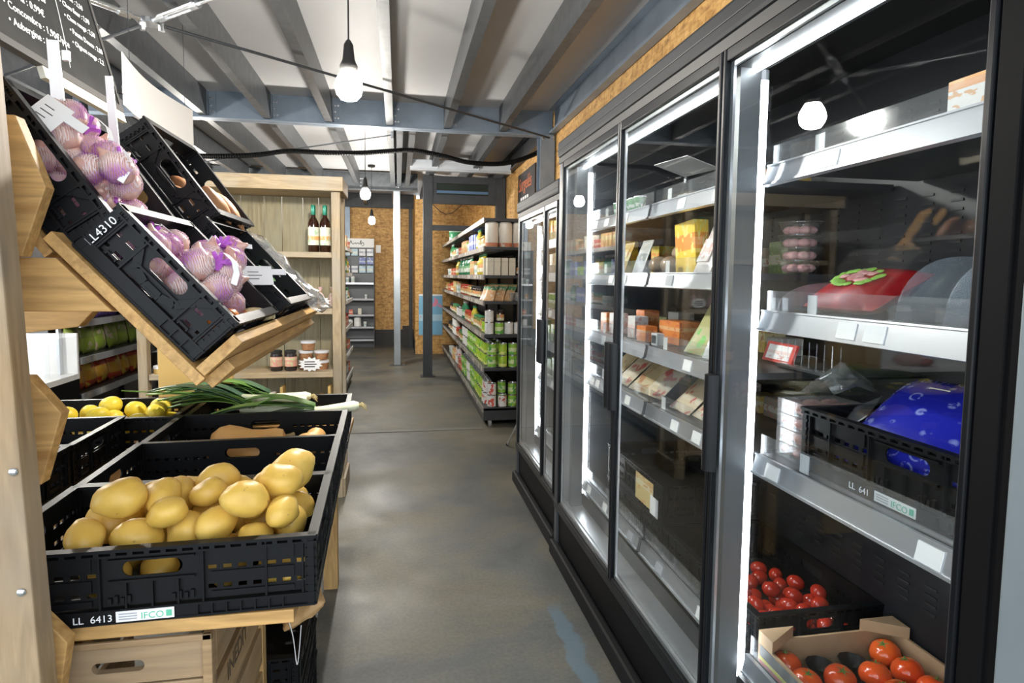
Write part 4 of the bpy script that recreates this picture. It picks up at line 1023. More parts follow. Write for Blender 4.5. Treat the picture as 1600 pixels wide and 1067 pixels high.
for k, (y, u, n) in enumerate(((1.60, .10, .04), (1.77, .16, .03), (1.84, .15, .03), (1.92, .16, .03), (1.99, .15, .03), (1.86, .15, .072), (1.95, .16, .072))):
    t = thing('cucumber', ['lone cucumber behind the shallot nets', 'front cucumber in the second crate', 'second cucumber in the second crate', 'third cucumber in the second crate', 'rear cucumber in the second crate', 'cucumber lying on top in front', 'cucumber lying on top at the back'][k], 'cucumber', on_slope(LOW, 47.5, y, u, n), (0, R(47.5), R(0)))
    MB().tube([(-.115,0,0),(-.105,0,0),(-.06,0,.003),(.05,0,.003),(.105,0,0),(.118,0,0)], [.006,.018,.024,.024,.018,.005], 12).build('body', CUC, t, True)
    MB().cyl((-.125,0,0), (-.112,0,0), .005, 6).build('stem', mat('dry_stalk', (.30,.22,.10), .7), t)
SWP = mat('sweet_potato_skin', (.36,.15,.06), .5, c2=(.46,.22,.09), scale=12)
SWM = lumpy('sweet_potato', (.07,.032,.03), .15, 1.4, SWP, 8)
for k, (y, u, n, rz) in enumerate(((1.78, .22, .04, 20), (1.86, .17, .04, -20), (1.95, .22, .04, 30), (2.03, .20, .04, 0), (1.84, .245, .085, 60), (1.97, .24, .085, 10))):
    tag(put('sweet_potato', SWM, None, on_slope((-.727, 1.732), 54, y+.07, u, n), (0, R(54), R(rz))), ['front lower', 'second', 'third', 'rear', 'front topmost', 'rear topmost'][k]+' sweet potato in the second upper crate', 'sweet potato', 'sweet potatoes')
# loose cling wrap over the last crate
b = MB(); n, m_n = 14, 10
for i in range(n+1):
    for j in range(m_n+1):
        p = on_slope(LOW, 47.5, 2.09+.44*j/m_n, -.02+.37*i/n, .118+.018*mnoise.noise(Vector((i*.6, j*.7, 2)))+.012*mnoise.noise(Vector((i*1.7, j*1.9, 5)))); b.v.append(tuple(p))
for i in range(n):
    for j in range(m_n): b.f.append((i*(m_n+1)+j, i*(m_n+1)+j+1, (i+1)*(m_n+1)+j+1, (i+1)*(m_n+1)+j)); b.m.append(0)
o = b.build('plastic_wrap', WRAP, None, True); m_ = o.modifiers.new('thick', 'SOLIDIFY'); m_.thickness = .001
tag(o, 'crinkled clear plastic wrap over the last tilted crate', 'plastic wrap')
HERB = mat('green_courgette', (.03,.08,.025), .4, c2=(.05,.12,.04), scale=20)
for k in range(4):
    t = thing('courgette', ['front', 'second', 'third', 'rear'][k]+' dark courgette under the plastic wrap', 'courgette', on_slope(LOW, 47.5, 2.19+k*.075, .15, .03), (0, R(47.5), 0))
    MB().tube([(-.10,0,0),(-.09,0,0),(.0,0,.002),(.09,0,0),(.10,0,0)], [.008,.018,.021,.020,.006], 10).build('body', HERB, t, True); MB().cyl((-.115,0,0), (-.098,0,0), .007, 6).build('stem', LEAFG, t)

# ================================================================== price cards and boards on the rack
def price_card(loc, rot, label, w=.075, h=.055, txt=True):
    t = thing('price_card', label, 'price card', loc, rot)
    MB().box(-w/2, w/2, -.001, .001, 0, h).box(w/2, w/2+.035, -.001, .001, h*.55, h*.85).build('card', WHITEPL, t)
    if txt:
        b = MB()
        for k in range(3): b.box(-w*.30, w*(.05+.1*(k % 2)), -.0016, -.001, h*.30+k*h*.18, h*.30+k*h*.18+.0018)
        b.build('handwriting', INK, t)
price_card(on_slope(UPP, 55, 1.30, .075, .095), (R(-30), R(35), R(15)), 'white price card clipped in the upper shallot crate', .05, .07)
price_card(on_slope(LOW, 47.5, 1.60, .115, .125), (R(-35), R(5), R(25)), 'white price card standing over the shallots and cucumbers', .06, .042, False)
price_card(on_slope(LOW, 47.5, 1.66, .215, .120), (R(-30), R(0), R(25)), 'white written price card at the cucumber crate rim', .075, .055)
for k, (x0, x1, w, z0, z1) in enumerate(((-.715, -.728, .030, 1.60, 1.895), (-.612, -.625, .022, 1.57, 1.83))):
    t = thing('sign_stake', ['wide', 'narrow'][k]+' white plastic stake standing up behind the upper crate', 'stake', (x0, 1.52 if k == 0 else 1.53, z0))
    MB().add([(-w/2,-.002,0),(w/2,-.002,0),(x1-x0+w/2-.004,-.002,z1-z0),(x1-x0-w/2+.004,-.002,z1-z0),(-w/2,.002,0),(w/2,.002,0),(x1-x0+w/2-.004,.002,z1-z0),(x1-x0-w/2+.004,.002,z1-z0)], [(0,1,2,3),(7,6,5,4),(0,4,5,1),(1,5,6,2),(2,6,7,3),(3,7,4,0)]).build('strip', WHITEPL, t)
    MB().box(w*.2, w/2+.004, -.005, .005, (z1-z0)*.86, (z1-z0)*.93).build('clip', WHITEPL if k == 0 else INK, t)
# chalkboard leaning back, facing the aisle
t = thing('chalkboard', 'black chalkboard price list with white handwriting above the tilted crates', 'chalkboard', (-.95, 1.74, 1.975), (0, R(-14), 0))
MB().box(-.012, 0, 0, .655, .0, .62).build('slate', BOARD, t, bevel=.002)
MB().box(-.014, .004, -.012, 0, -.012, .63).box(-.014, .004, .655, .672, -.012, .63).box(-.014, .004, 0, .655, .61, .63).box(-.014, .006, -.012, .672, -.022, 0).build('frame', mat('chalkboard_frame', (.06,.058,.056), .5), t)
MB().box(-.012, .003, .17, .672, -.055, -.0225).build('card_strip', mat('beige_card', (.56,.52,.42), .6), t)
L1 = ['\u2022 Tomate : 2,90\u20ac/kg', '\u2022 Carotte : 1,30\u20ac/kg', '\u2022 Courgette : 1,95\u20ac', '\u2022 Salade : 1,20\u20ac/pce', '\u2022 Batavia : 0,99\u20ac', '\u2022 Concombre : 1,90\u20ac/pce', '\u2022 Aubergine : 1,30\u20ac']
L2 = ['\u2022 Navet : 2,10', '\u2022 Poireau : 2,50', '\u2022 Chou fleur : 2,90', '\u2022 Chou rouge : 2,50', '\u2022 Patate Douce : 2,80', '\u2022 Oignon rouge : 2,2']
for cI, (lines, y0, zl, stp, sz) in enumerate(((L1, .072, .052, .046, .031), (L2, .425, .125, .041, .025))):
    for k, tx in enumerate(lines):
        put('handwriting', text_mesh(tx, sz, CHALK, .22), t, (.001, y0+.006*math.sin(k*2), zl+(len(lines)-1-k)*stp), (R(90), R(-1.5+1.2*math.sin(k*1.7)), R(90)))
MB().tube(smooth_path([(.001,.39,.50),(.001,.40,.36),(.001,.392,.24),(.001,.37,.12),(.001,.35,.03)], 5), .0014, 5).build('divider_stroke', CHALK, t)
for y in (.10, .55): MB().cyl((-.13,y,-.35), (-.02,y,.25), .012, 8).build('support_pole', DKSTEEL, t)
# white hanging board
t = thing('white_board', 'blank white curved sign board hanging behind the tilted crates', 'sign', (-1.2, 3.08, 2.15))
b = MB(); n = 10; vs = []
for i in range(n+1):
    u = i/n; y = .955*u; x = -.05*math.sin(u*PI); zb = -.005+(.02*u)
    for (dx, z) in ((0, zb-.01*u), (0, .225-.01*u), (-.004, .225-.01*u), (-.004, zb-.01*u)): vs.append((x+dx, y, z))
b.add(vs, [(i*4+j, i*4+(j+1) % 4, (i+1)*4+(j+1) % 4, (i+1)*4+j) for i in range(n) for j in range(4)] + [(0,1,2,3), (n*4+3,n*4+2,n*4+1,n*4)])
b.build('sheet', WHITEP, t, 30)
for y in (.1, .85): MB().cyl((-.01,y,.22), (-.01,y,.82), .0015, 5).build('hanging_wire', DKSTEEL, t)
# ---- crates and tomatoes on the chiller deck
AX = (0, 0, R(-90))
crate(CR6, .395, (1.135, .985, .957), AX, 'grey-lit plastic crate on the lower chiller shelf under the blue bag', letters='LL  641', plate=-.012, group='crates in the chiller')
crate(CR6, .395, (1.145, 1.735, .352), AX, 'black crate of plum tomatoes on the chiller deck', letters='LL  6413', group='crates in the chiller')
crate(CR6, .395, (1.145, 2.345, .352), AX, 'lower black crate at the far end of the chiller deck', group='crates in the chiller')
u = crate(CR6, .395, (1.145, 2.345, .499), AX, 'upper black crate with a taped card at the far end of the chiller deck', group='crates in the chiller')
cd = MB().box(.05, .22, -.2030, -.2012, .02, .125).build('taped_card', label_mat('yellow_card', (.66,.50,.22), (.70,.62,.40), (.60,.36,.14), .6, .8, bs=5), u)
MB().box(.20, .27, -.2045, -.2032, .01, .08).build('white_card', WHITEP, cd)
TOMR = mat('tomato_skin', (.66,.055,.012), .16, c2=(.76,.12,.02), scale=9, coat=.4)
TOMP = mat('plum_tomato_skin', (.40,.022,.012), .2, c2=(.52,.04,.015), scale=9, coat=.3)
CALYX = mat('tomato_calyx', (.12,.20,.04), .6)
TP = lumpy('plum_tomato', (.0285,.0235,.0235), .03, 1.2, TOMP, 2, 14, 9)
for i, (x, y, z, r) in enumerate(drop(46, .0265, .96, 1.31, 1.46, 1.98, .362, 8, mound=lambda x, y: .25*max(0, y-1.72)-.06*(x > 1.02))):
    tag(put('plum_tomato', TP, None, (x, y, z), tilt_rot(.4)), 'dark red plum tomato in the black chiller crate', 'tomato', 'plum tomatoes in the black crate')
t = thing('tomato_box', 'open cardboard tomato box with a black cell tray on the chiller deck', 'box', (1.125, 1.16, .352))
for k, (x0, x1, y0, y1) in enumerate(((-.20,.20,-.235,-.228), (-.20,.20,.228,.235), (-.20,-.193,-.228,.228), (.193,.20,-.228,.228))):
    MB().box(x0, x1, y0, y1, 0, .105).build('side', KRAFT, t)
b = MB()
for (cx, cy) in ((-.2,.235),(.2,.235),(.2,-.235),(-.2,-.235)):
    sx, sy = (1 if cx < 0 else -1), (1 if cy < 0 else -1); b.prism([(cx,cy),(cx+sx*.10,cy),(cx,cy+sy*.06)], .105, .135)
b.build('corner_flap', KRAFT, t)
MB().box(-.193, .193, -.228, .228, 0, .012).build('bottom', KRAFT, t)
MB().box(-.2015, -.2002, -.225, .225, .0, .10).build('grey_print', mat('grey_box_print', (.18,.175,.17), .5), t)
MB().box(-.2030, -.2017, -.225, .225, .045, .062).build('red_print', mat('red_box_print', (.62,.10,.06), .5), t); MB().box(-.2030, -.2017, -.225, .225, .064, .072).build('yellow_print', mat('yellow_box_print', (.70,.62,.06), .5), t)
b = MB()
for i in range(4):
    for j in range(6):
        cx, cy = -.145+i*.095, -.19+j*.076
        M = Matrix.Translation((cx, cy, .02)); b.lathe([(.010,.004),(.026,.014),(.036,.034)], 10, M, cap=False)
b.box(-.19,.19,-.225,.225,.0125,.016).build('cell_tray', BLACK, t, True)
TR = MB().ball((0,0,0), (.0385,.0385,.033), 18, 12); TR.v = [(x, y, z-(.006*math.exp(-((x*x+y*y)/.00009)) if z > 0 else 0)) for x, y, z in TR.v]; TRM = TR.mesh('skin', TOMR, 180)
rnt = random.Random(5)
for i in range(4):
    for j in range(6):
        if (i, j) in ((1,5),(2,5),(0,1)): continue
        t = thing('round_tomato', 'glossy orange-red round tomato in the cardboard box', 'tomato', (1.125-.145+i*.095+rnt.uniform(-.004,.004), 1.16-.19+j*.076, .352+.062), (rnt.uniform(-.3,.3), rnt.uniform(-.3,.3), rnt.uniform(0,6)), 'round tomatoes in the cardboard box')
        put('skin', TRM, t)
        c = MB()
        for q in range(5): a = q*1.257; c.add([(0,0,.028),(.005*math.cos(a+.6),.005*math.sin(a+.6),.0295),(.019*math.cos(a),.019*math.sin(a),.031),(.005*math.cos(a-.6),.005*math.sin(a-.6),.0295)], [(0,1,2,3)])
        c.cyl((0,0,.026), (0,0,.036), .002, 5).build('calyx', CALYX, t)

# ================================================================== grocery gondola on the right
def gondola(name, label, x0, x1, y0, y1, zs, base=.17, face=-1, top=1.96, railm=None, bays=5):
    """shelving along Y; the goods face is x0 when face=-1, x1 when face=+1"""
    t = thing(name, label, 'shelving', (x0 if face < 0 else x1, y0, 0)); L = y1-y0; D = x1-x0
    s = -face                                                      # depth direction away from the aisle
    def bx(b, d0, d1, a, c, z0, z1): return b.box(min(s*d0, s*d1), max(s*d0, s*d1), a, c, z0, z1)
    bx(MB(), D-.03, D, 0, L, .05, top).build('back_panel', CHAR, t)
    bx(MB(), .0, D, 0, L, .055, base).build('base', CHAR, t, bevel=.003)
    n = bays
    for k in range(n+1):
        a = k*L/n; bx(MB(), D-.055, D-.03, max(0, a-.02), min(L, a+.02), .0, top+.02).build('upright', DKSTEEL, t)
        bx(MB(), .05, .08, max(.03, min(L-.06, a)), max(.06, min(L-.03, a+.03)), .0, .055).build('foot', ZINC, t)
    for z in zs:
        so = bx(MB(), .0, D-.03, 0, L, z-.028, z).build('shelf', CHAR, t, bevel=.002)
        bx(MB(), -.012, .0, 0, L, z-.042, z+.004).build('price_rail', railm or mat('shelf_rail_grey', (.24,.225,.21), .45), so)
        if z > base+.1:
            for k in range(n):
                for q in range(3):
                    a = k*L/n+.12+q*L/n/3; bx(MB(), .06, .20, a, a+L/n/3-.14, z-.031, z-.0285).build('underside_panel', mat('pale_underside', (.36,.38,.42), .4), so) if z > 1.5 else None
        rr = random.Random(int(z*100)); a = .05
        b = MB()
        while a < L-.08:
            if rr.random() < .5: bx(b, -.0145, -.012, a, a+.06, z-.036, z-.002)
            a += .10
        b.build('price_tickets', mat('worn_ticket', (.52,.49,.45), .6), so)['kind'] = 'stuff'
    return t
GZ = [1.93, 1.67, 1.41, 1.17, .86, .55, .17]
gondola('grocery_gondola', 'long charcoal gondola stocked with tins and jars along the right wall', .78, 1.30, 5.60, 10.98, GZ[:-1]+[.175])
CGREEN = label_mat('green_can_print', (.26,.52,.06), (.62,.72,.40), (.10,.38,.08), .30, .62, bs=2.6)
CLIME = label_mat('lime_can_print', (.40,.60,.05), (.70,.74,.24), (.16,.46,.08), .1, .30, bs=2.2)
CWHITE = label_mat('white_can_print', (.74,.75,.74), (.80,.80,.79), (.70,.70,.68), .3, .5, bs=2)
CREDW = label_mat('white_red_can_print', (.76,.75,.73), (.70,.72,.70), (.60,.09,.06), .5, .6, bs=2.2)
JGREEN = mat('pickle_green', (.10,.16,.04), .15, c2=(.16,.24,.06), scale=40)
JRED = mat('red_sauce', (.34,.05,.02), .15, c2=(.42,.09,.03), scale=30)
JAMB = mat('amber_preserve', (.40,.20,.05), .15, c2=(.50,.28,.08), scale=30)
DARKJ = mat('dark_jar', (.03,.022,.02), .15)
LAB = label_mat('jar_label', (.74,.70,.60), (.62,.30,.14), (.35,.45,.16), .35, .65, bs=4)
LABG = label_mat('bottle_label', (.70,.74,.70), (.20,.42,.22), (.15,.35,.15), .4, .7, bs=4)
GOLD = mat('gold_lid', (.62,.46,.14), .3, .7); WHITEL = mat('white_lid', (.75,.75,.73), .4); GREENL = mat('green_lid', (.06,.26,.12), .3); REDL = mat('red_lid', (.45,.05,.03), .35)
KINDS = {
 'green_can': can_mesh('green_can', .042, .112, CGREEN), 'lime_can': can_mesh('lime_can', .042, .112, CLIME), 'white_can': can_mesh('white_can', .042, .112, CWHITE), 'tomato_can': can_mesh('tomato_can', .042, .112, CREDW),
 'small_can': can_mesh('small_can', .034, .08, CLIME),
 'pickle_jar': jar_mesh('pickle_jar', .038, .13, JGREEN, GREENL, LAB), 'sauce_jar': jar_mesh('sauce_jar', .036, .125, JRED, REDL, LAB), 'amber_jar': jar_mesh('amber_jar', .036, .12, JAMB, GOLD, LAB), 'dark_jar': jar_mesh('dark_jar', .036, .12, DARKJ, INK, LAB),
 'green_bottle': bottle_mesh('green_bottle', .034, .22, mat('green_glass', (.03,.20,.09), .1), WHITEL, LABG), 'oil_bottle': bottle_mesh('oil_bottle', .034, .21, mat('yellow_oil', (.48,.40,.05), .1), GREENL, LAB),
 'wrapped_roll': MB().lathe([(.055,0),(.062,.01),(.062,.215),(.050,.228),(.02,.225)], 16).mesh('wrapped_roll', label_mat('cream_wrap', (.74,.70,.62), (.62,.24,.14), (.72,.66,.58), .02, .16, bs=2), 40),
}
def box_mesh(name, w, d, h, m):
    b = MB().box(-w/2, w/2, -d/2, d/2, 0, h).box(-w/2+.003, w/2-.003, -d/2+.003, d/2-.003, h, h+.001); return b.mesh(name, m)
KINDS['cream_box'] = box_mesh('cream_box', .09, .06, .16, label_mat('cream_box_print', (.70,.66,.54), (.62,.58,.46), (.66,.62,.5), .75, .8, bs=5))
KINDS['blue_box'] = box_mesh('blue_box', .09, .075, .17, label_mat('blue_box_print', (.22,.28,.62), (.70,.72,.80), (.36,.42,.75), .4, .6, bs=5))
KINDS['orange_box'] = box_mesh('orange_box', .09, .09, .15, label_mat('orange_box_print', (.70,.36,.16), (.74,.60,.36), (.40,.50,.16), .5, .8, bs=4))
KINDS['red_box'] = box_mesh('red_box', .08, .08, .10, label_mat('red_box_print2', (.58,.12,.08), (.74,.58,.46), (.66,.3,.14), .4, .6, bs=4))
KINDS['white_tub'] = MB().lathe([(.03,0),(.036,.09),(.038,.09),(.038,.10),(.03,.102)], 14).mesh('white_tub', label_mat('white_tub_print', (.72,.74,.72), (.40,.56,.52), (.6,.62,.6), .3, .6), 40)
HGT = {'green_can':.112,'lime_can':.112,'white_can':.112,'tomato_can':.112,'small_can':.08}
SHELFN = {0:'top', 1:'second', 2:'third', 3:'fourth', 4:'fifth', 5:'sixth', 6:'bottom'}
DESC = {'green_can':('green and white printed tin','tin'),'lime_can':('lime green printed tin','tin'),'white_can':('plain white tin','tin'),'tomato_can':('white red-printed tomato tin','tin'),'small_can':('small lime green tin','tin'),'pickle_jar':('glass jar of green pickles','jar'),'sauce_jar':('red sauce jar','jar'),'amber_jar':('gold-lidded amber jar','jar'),'dark_jar':('dark glass jar','jar'),'green_bottle':('green glass bottle','bottle'),'oil_bottle':('yellow oil bottle','bottle'),'wrapped_roll':('cream wrapped cracker roll','packet'),'cream_box':('cream printed carton','carton'),'blue_box':('blue and white carton','carton'),'orange_box':('orange and green carton','carton'),'red_box':('red printed carton','carton'),'white_tub':('white printed tub','tub')}
def good(kind, loc, si, where, rz=0, sc_=1):
    d, c = DESC[kind]
    o = put(kind, KINDS[kind], None, loc, (0,0,rz)); o.scale = (sc_,)*3
    return tag(o, f'{d} on the {SHELFN[si]} shelf of the {where}', c, f'{kind.replace("_"," ")}s on the {SHELFN[si]} shelf of the {where}')
rg = random.Random(31)
def zc(i): return GZ[i]+.0006 if i < 6 else .1756
def line(si, seq, x, y0, y1, step, stack=1):
    """a front row along the aisle: seq is a list of (kind, how many)"""
    y = y0; k = 0; flat = [q for q, n in seq for _ in range(n)]
    while y < y1 and k < len(flat):
        kd = flat[k]
        for s in range(stack if kd in HGT else 1):
            good(kd, (x+rg.uniform(0, .015), y, zc(si)+s*(HGT.get(kd, 0)+.0005)), si, 'long gondola', rg.uniform(-.3, .3) if kd in HGT or 'jar' in kd else 0)
        y += step; k += 1
# near end, seen through the open side: items across the depth (x) at y ~5.66
for i, x in enumerate((.855, .985, 1.115)): good('wrapped_roll', (x, 5.68, zc(1)), 1, 'long gondola', rg.uniform(0, 3))
for i, x in enumerate((.845, .91, .98, 1.05)): good('cream_box', (x, 5.72, zc(2)), 2, 'long gondola', R(90))
for i, x in enumerate((1.13, 1.215)): good('dark_jar', (x, 5.70, zc(2)), 2, 'long gondola')
for s in range(2):
    good('white_can', (.835, 5.66, zc(4)+s*.1125), 4, 'long gondola')
for i, x in enumerate((.93, 1.02, 1.11, 1.20)): good('green_can' if i == 0 else 'white_can', (x, 5.66, zc(4)), 4, 'long gondola', i)
good('dark_jar', (.94, 5.66, zc(4)+.1125), 4, 'long gondola')
for s in range(2):
    for i, x in enumerate((.865, .965, 1.06, 1.15)): good('green_can' if i != 1 else 'lime_can', (x, 5.66, zc(5)+s*.1125), 5, 'long gondola', i*1.3+s)
for s in range(2):
    good('tomato_can', (.865, 5.66, zc(6)+s*.1125), 6, 'long gondola', 2.6); good('green_can', (1.06, 5.66, zc(6)+s*.1125), 6, 'long gondola', s)
good('tomato_can', (.965, 5.655, zc(6)), 6, 'long gondola', 4.2); good('green_can', (.975, 5.76, zc(6)), 6, 'long gondola'); good('green_can', (.975, 5.76, zc(6)+.1125), 6, 'long gondola')
# rows along the aisle front
line(1, [('amber_jar',5),('oil_bottle',2),('blue_box',5),('white_tub',3),('orange_box',5),('red_box',4),('white_tub',5),('pickle_jar',6),('green_bottle',4)], .835, 5.83, 10.9, .105)
line(2, [('cream_box',1),('oil_bottle',5),('white_tub',2),('orange_box',3),('green_bottle',14),('oil_bottle',4),('red_box',6),('white_tub',8)], .835, 5.85, 10.9, .105)
line(3, [('dark_jar',7),('amber_jar',4),('sauce_jar',8),('white_tub',6),('orange_box',4),('sauce_jar',5),('red_box',6),('amber_jar',6)], .835, 6.25, 10.9, .10)
line(4, [('lime_can',2),('amber_jar',2),('pickle_jar',5),('oil_bottle',3),('sauce_jar',7),('green_bottle',4),('white_can',6),('pickle_jar',6),('dark_jar',6)], .838, 5.80, 10.9, .10)
line(5, [('lime_can',8),('green_can',8),('white_can',6),('pickle_jar',5),('sauce_jar',5),('white_can',6),('dark_jar',8)], .838, 5.80, 10.9, .095, 2)
line(6, [('tomato_can',2),('lime_can',6),('green_can',5),('white_can',3),('green_can',6),('red_box',5),('tomato_can',4),('orange_box',4),('white_tub',8)], .838, 5.80, 10.9, .098, 2)
for k in range(5): good('lime_can', (.948, 5.80+k*.095, zc(5)+.1125*(k % 2)), 5, 'long gondola', k)
# leaning green packets and glasses on the fourth shelf near end
for k, (x, y) in enumerate(((.83, 5.74), (.92, 5.74), (.83, 5.93), (1.01, 5.74))):
    t = thing('nut_packet', ['first', 'second', 'third', 'fourth'][k]+' orange and green packet leaning on the fourth gondola shelf', 'packet', (x, y, zc(3)), (R(-38), 0, R(-35)), 'leaning packets')
    pouch_mesh(.12, .19, .025, None, 6).build('packet_body', label_mat('green_orange_packet', (.60,.34,.16), (.10,.30,.16), (.66,.55,.40), .62, .85, bs=7), t, True); MB().box(-.055,.055,-.001,.001,.186,.196).build('seal_edge', GREENL, t)
for k in range(9):
    t = thing('glass_jar', 'small clear glass lined up on the fourth gondola shelf', 'glass', (1.04+.024*k, 5.65+.046*(k % 2), zc(3)), (0,0,0), 'small clear glasses')
    MB().lathe([(.018,0),(.020,.004),(.022,.075),(.020,.075),(.018,.006)], 12).build('glass_body', CLEAR, t, True); MB().lathe([(.019,.0755),(.019,.0795)], 12).build('lid', mat('clear_lid', (.6,.6,.58), .3), t)
t = thing('tissue_pack', 'green and white soft pack lying on top of the gondola far end', 'packet', (.88, 9.6, 1.9306))
pouch_mesh(.20, .16, .12, None, 6).build('pack', label_mat('green_white_pack', (.70,.72,.70), (.06,.30,.14), (.08,.34,.16), .4, .9, bs=3), t, True); MB().box(-.09,.09,-.002,.002,.155,.168).build('seal_edge', GREENL, t)
# wall sign above the far chiller, poster, switch plate
t = thing('wall_sign', 'dark sign with orange lettering on the board wall above the far chiller', 'sign', (1.465, 7.55, 2.20))
MB().box(-.006, .006, -.95, 0, 0, .43).build('panel', mat('sign_black', (.03,.026,.026), .4), t)
put('lettering', text_mesh('Surgel\u00e9s', .22, mat('orange_paint', (.62,.16,.05), .5), .2), t, (-.0068, -.05, .22), (R(90), 0, R(-90)))
b = MB()
for k in range(4): b.box(-.0075, -.006, -.62+k*.12, -.54+k*.12, .07, .14)
b.build('white_print', LETTER, t)
t = thing('wall_poster', 'blue and pink poster on the board partition behind the dark post', 'poster', (.36, 11.045, .34))
MB().box(0, .42, -.004, 0, 0, .73).build('sheet', label_mat('poster_print', (.20,.46,.66), (.45,.66,.78), (.74,.25,.36), .35, .5, bs=3), t); MB().box(.0, .42, -.006, -.004, .70, .73).build('top_strip', WHITEP, t)
t = thing('switch_plate', 'small white plate on the far board wall', 'switch', (-.38, 12.445, 1.91))
MB().box(-.048, .048, -.012, 0, -.075, .075).build('plate', WHITEPL, t, bevel=.003); MB().box(-.02, .02, -.016, -.012, -.03, .03).build('rocker', WHITEPL, t)

# ================================================================== display at the far end
t = thing('card_display', 'grey pegboard display with a white scripted header at the far wall', 'display', (-.74, 12.15, 0))
MB().box(-.29, .29, .0, .03, 0, 1.92).build('pegboard', mat('pegboard_grey', (.13,.14,.15), .5), t)
MB().box(-.29, .29, -.02, 0, 1.92-.0, 2.09).build('header', WHITEP, t)
MB().box(.285, .30, -.25, .03, 0, 1.92).build('side_panel', CHAR, t); MB().box(-.30, -.285, -.25, .03, 0, 1.92).build('side_panel', CHAR, t)
MB().tube(smooth_path([(-.16,-.024,1.99),(-.14,-.024,2.05),(-.12,-.024,2.0),(-.09,-.024,1.985),(-.06,-.024,2.01),(-.04,-.024,1.985),(-.01,-.024,2.01),(.02,-.024,1.985),(.05,-.024,2.06),(.045,-.024,1.975),(.08,-.024,2.02),(.10,-.024,1.97),(.06,-.024,1.95)], 4), .005, 5).build('script_lettering', INK, t)
for z in (1.25, .95, .65, .42, .18):
    so = MB().box(-.285, .285, -.25, 0, z-.02, z).build('shelf', CHAR, t); MB().box(-.285, .285, -.262, -.25, z-.03, z+.005).build('price_rail', RAIL if z > 1.2 else GREYC, so)
for z in (1.58, 1.42): MB().cyl((-.2,0,z), (-.2,-.1,z), .004, 5).cyl((.2,0,z), (.2,-.1,z), .004, 5).build('peg_hook', ZINC, t)
CB = [label_mat('card_blue', (.08,.12,.36), (.30,.36,.55), (.5,.52,.6), .3, .5), label_mat('card_white', (.66,.66,.68), (.30,.32,.40), (.5,.5,.55), .4, .7), label_mat('card_tan', (.62,.48,.32), (.58,.30,.16), (.7,.6,.5), .3, .6), label_mat('card_sky', (.42,.58,.66), (.6,.66,.60), (.3,.4,.5), .3, .6)]
ct = 0
for r_, z in enumerate((1.76, 1.60, 1.44)):
    for c_ in range(4):
        if r_ == 1 and c_ < 2: continue
        x = -.215+c_*.143
        t = thing('hanging_card', f'{["top","middle","lower"][r_]} row {["left","second","third","right"][c_]} hanging packet on the far display', 'packet', (-.74+x, 12.09, z))
        MB().box(-.058, .058, -.012, .012, -.0, .13).build('card', CB[(c_//2*1+r_*3+(0 if c_ > 1 else 3)) % 4], t, bevel=.003); MB().cyl((0,.0,.12), (0,.06,.12), .004, 5).build('peg', ZINC, t)
for k, (x, z, kd, s_) in enumerate(((-.94, 1.2506, 'white_tub', 1), (-.84, 1.2506, 'white_tub', 1.2), (-.93, .9506, 'amber_jar', .9), (-.6, .9506, 'white_tub', .8), (-.72, .6506, 'cream_box', .7), (-.88, .6506, 'red_box', .9), (-.90, .4206, 'white_can', 1.2), (-.76, .4206, 'white_can', 1.6), (-.62, .4206, 'white_tub', .9))):
    o = put(kd, KINDS[kd], None, (x, 12.0, z), (0,0,0), (s_,)*3); tag(o, ['small white tub at the left of the top shelf', 'larger white tub beside it on the top shelf', 'amber jar on the second shelf', 'small white tub right on the second shelf', 'pale carton on the third shelf', 'red carton on the third shelf', 'short white container on the fourth shelf', 'tall white container on the fourth shelf', 'small tub on the fourth shelf'][k]+' of the far display', DESC[kd][1])

# ================================================================== gondola along the left of the aisle (behind the timber shelf)
LZ = [1.72, 1.42, 1.10, .78, .46, .14]
gondola('grocery_gondola', 'grey gondola on the left of the aisle behind the timber shelf', -1.05, -.60, 4.40, 8.35, LZ[:-1]+[.175], face=1, top=1.78, railm=mat('pale_rail', (.46,.46,.45), .4), bays=4)
SHELFN2 = ['top', 'second', 'third', 'fourth', 'fifth', 'bottom']
rows = [['orange_box','orange_box','red_box','cream_box','amber_jar'], ['blue_box','green_bottle','oil_bottle','blue_box','lime_can'], ['green_bottle','white_tub','pickle_jar','amber_jar','blue_box'], ['red_box','red_box','sauce_jar','dark_jar','white_can'], ['amber_jar','oil_bottle','red_box','orange_box','tomato_can'], ['cream_box','white_can','red_box','amber_jar','dark_jar']]
for si, z in enumerate(LZ):
    y = 5.85; k = 0
    while y < 8.3:
        kd = rows[si][(k//3) % 5]; d, c = DESC[kd]; zz = z+.0006 if si < 5 else .1756
        tag(put(kd, KINDS[kd], None, (-.655-rg.uniform(0, .02), y, zz), (0,0,rg.uniform(-.2,.2))), f'{d} on the {SHELFN2[si]} shelf of the left gondola', c, f'{kd.replace("_"," ")}s on the {SHELFN2[si]} shelf of the left gondola'); y += .108; k += 1

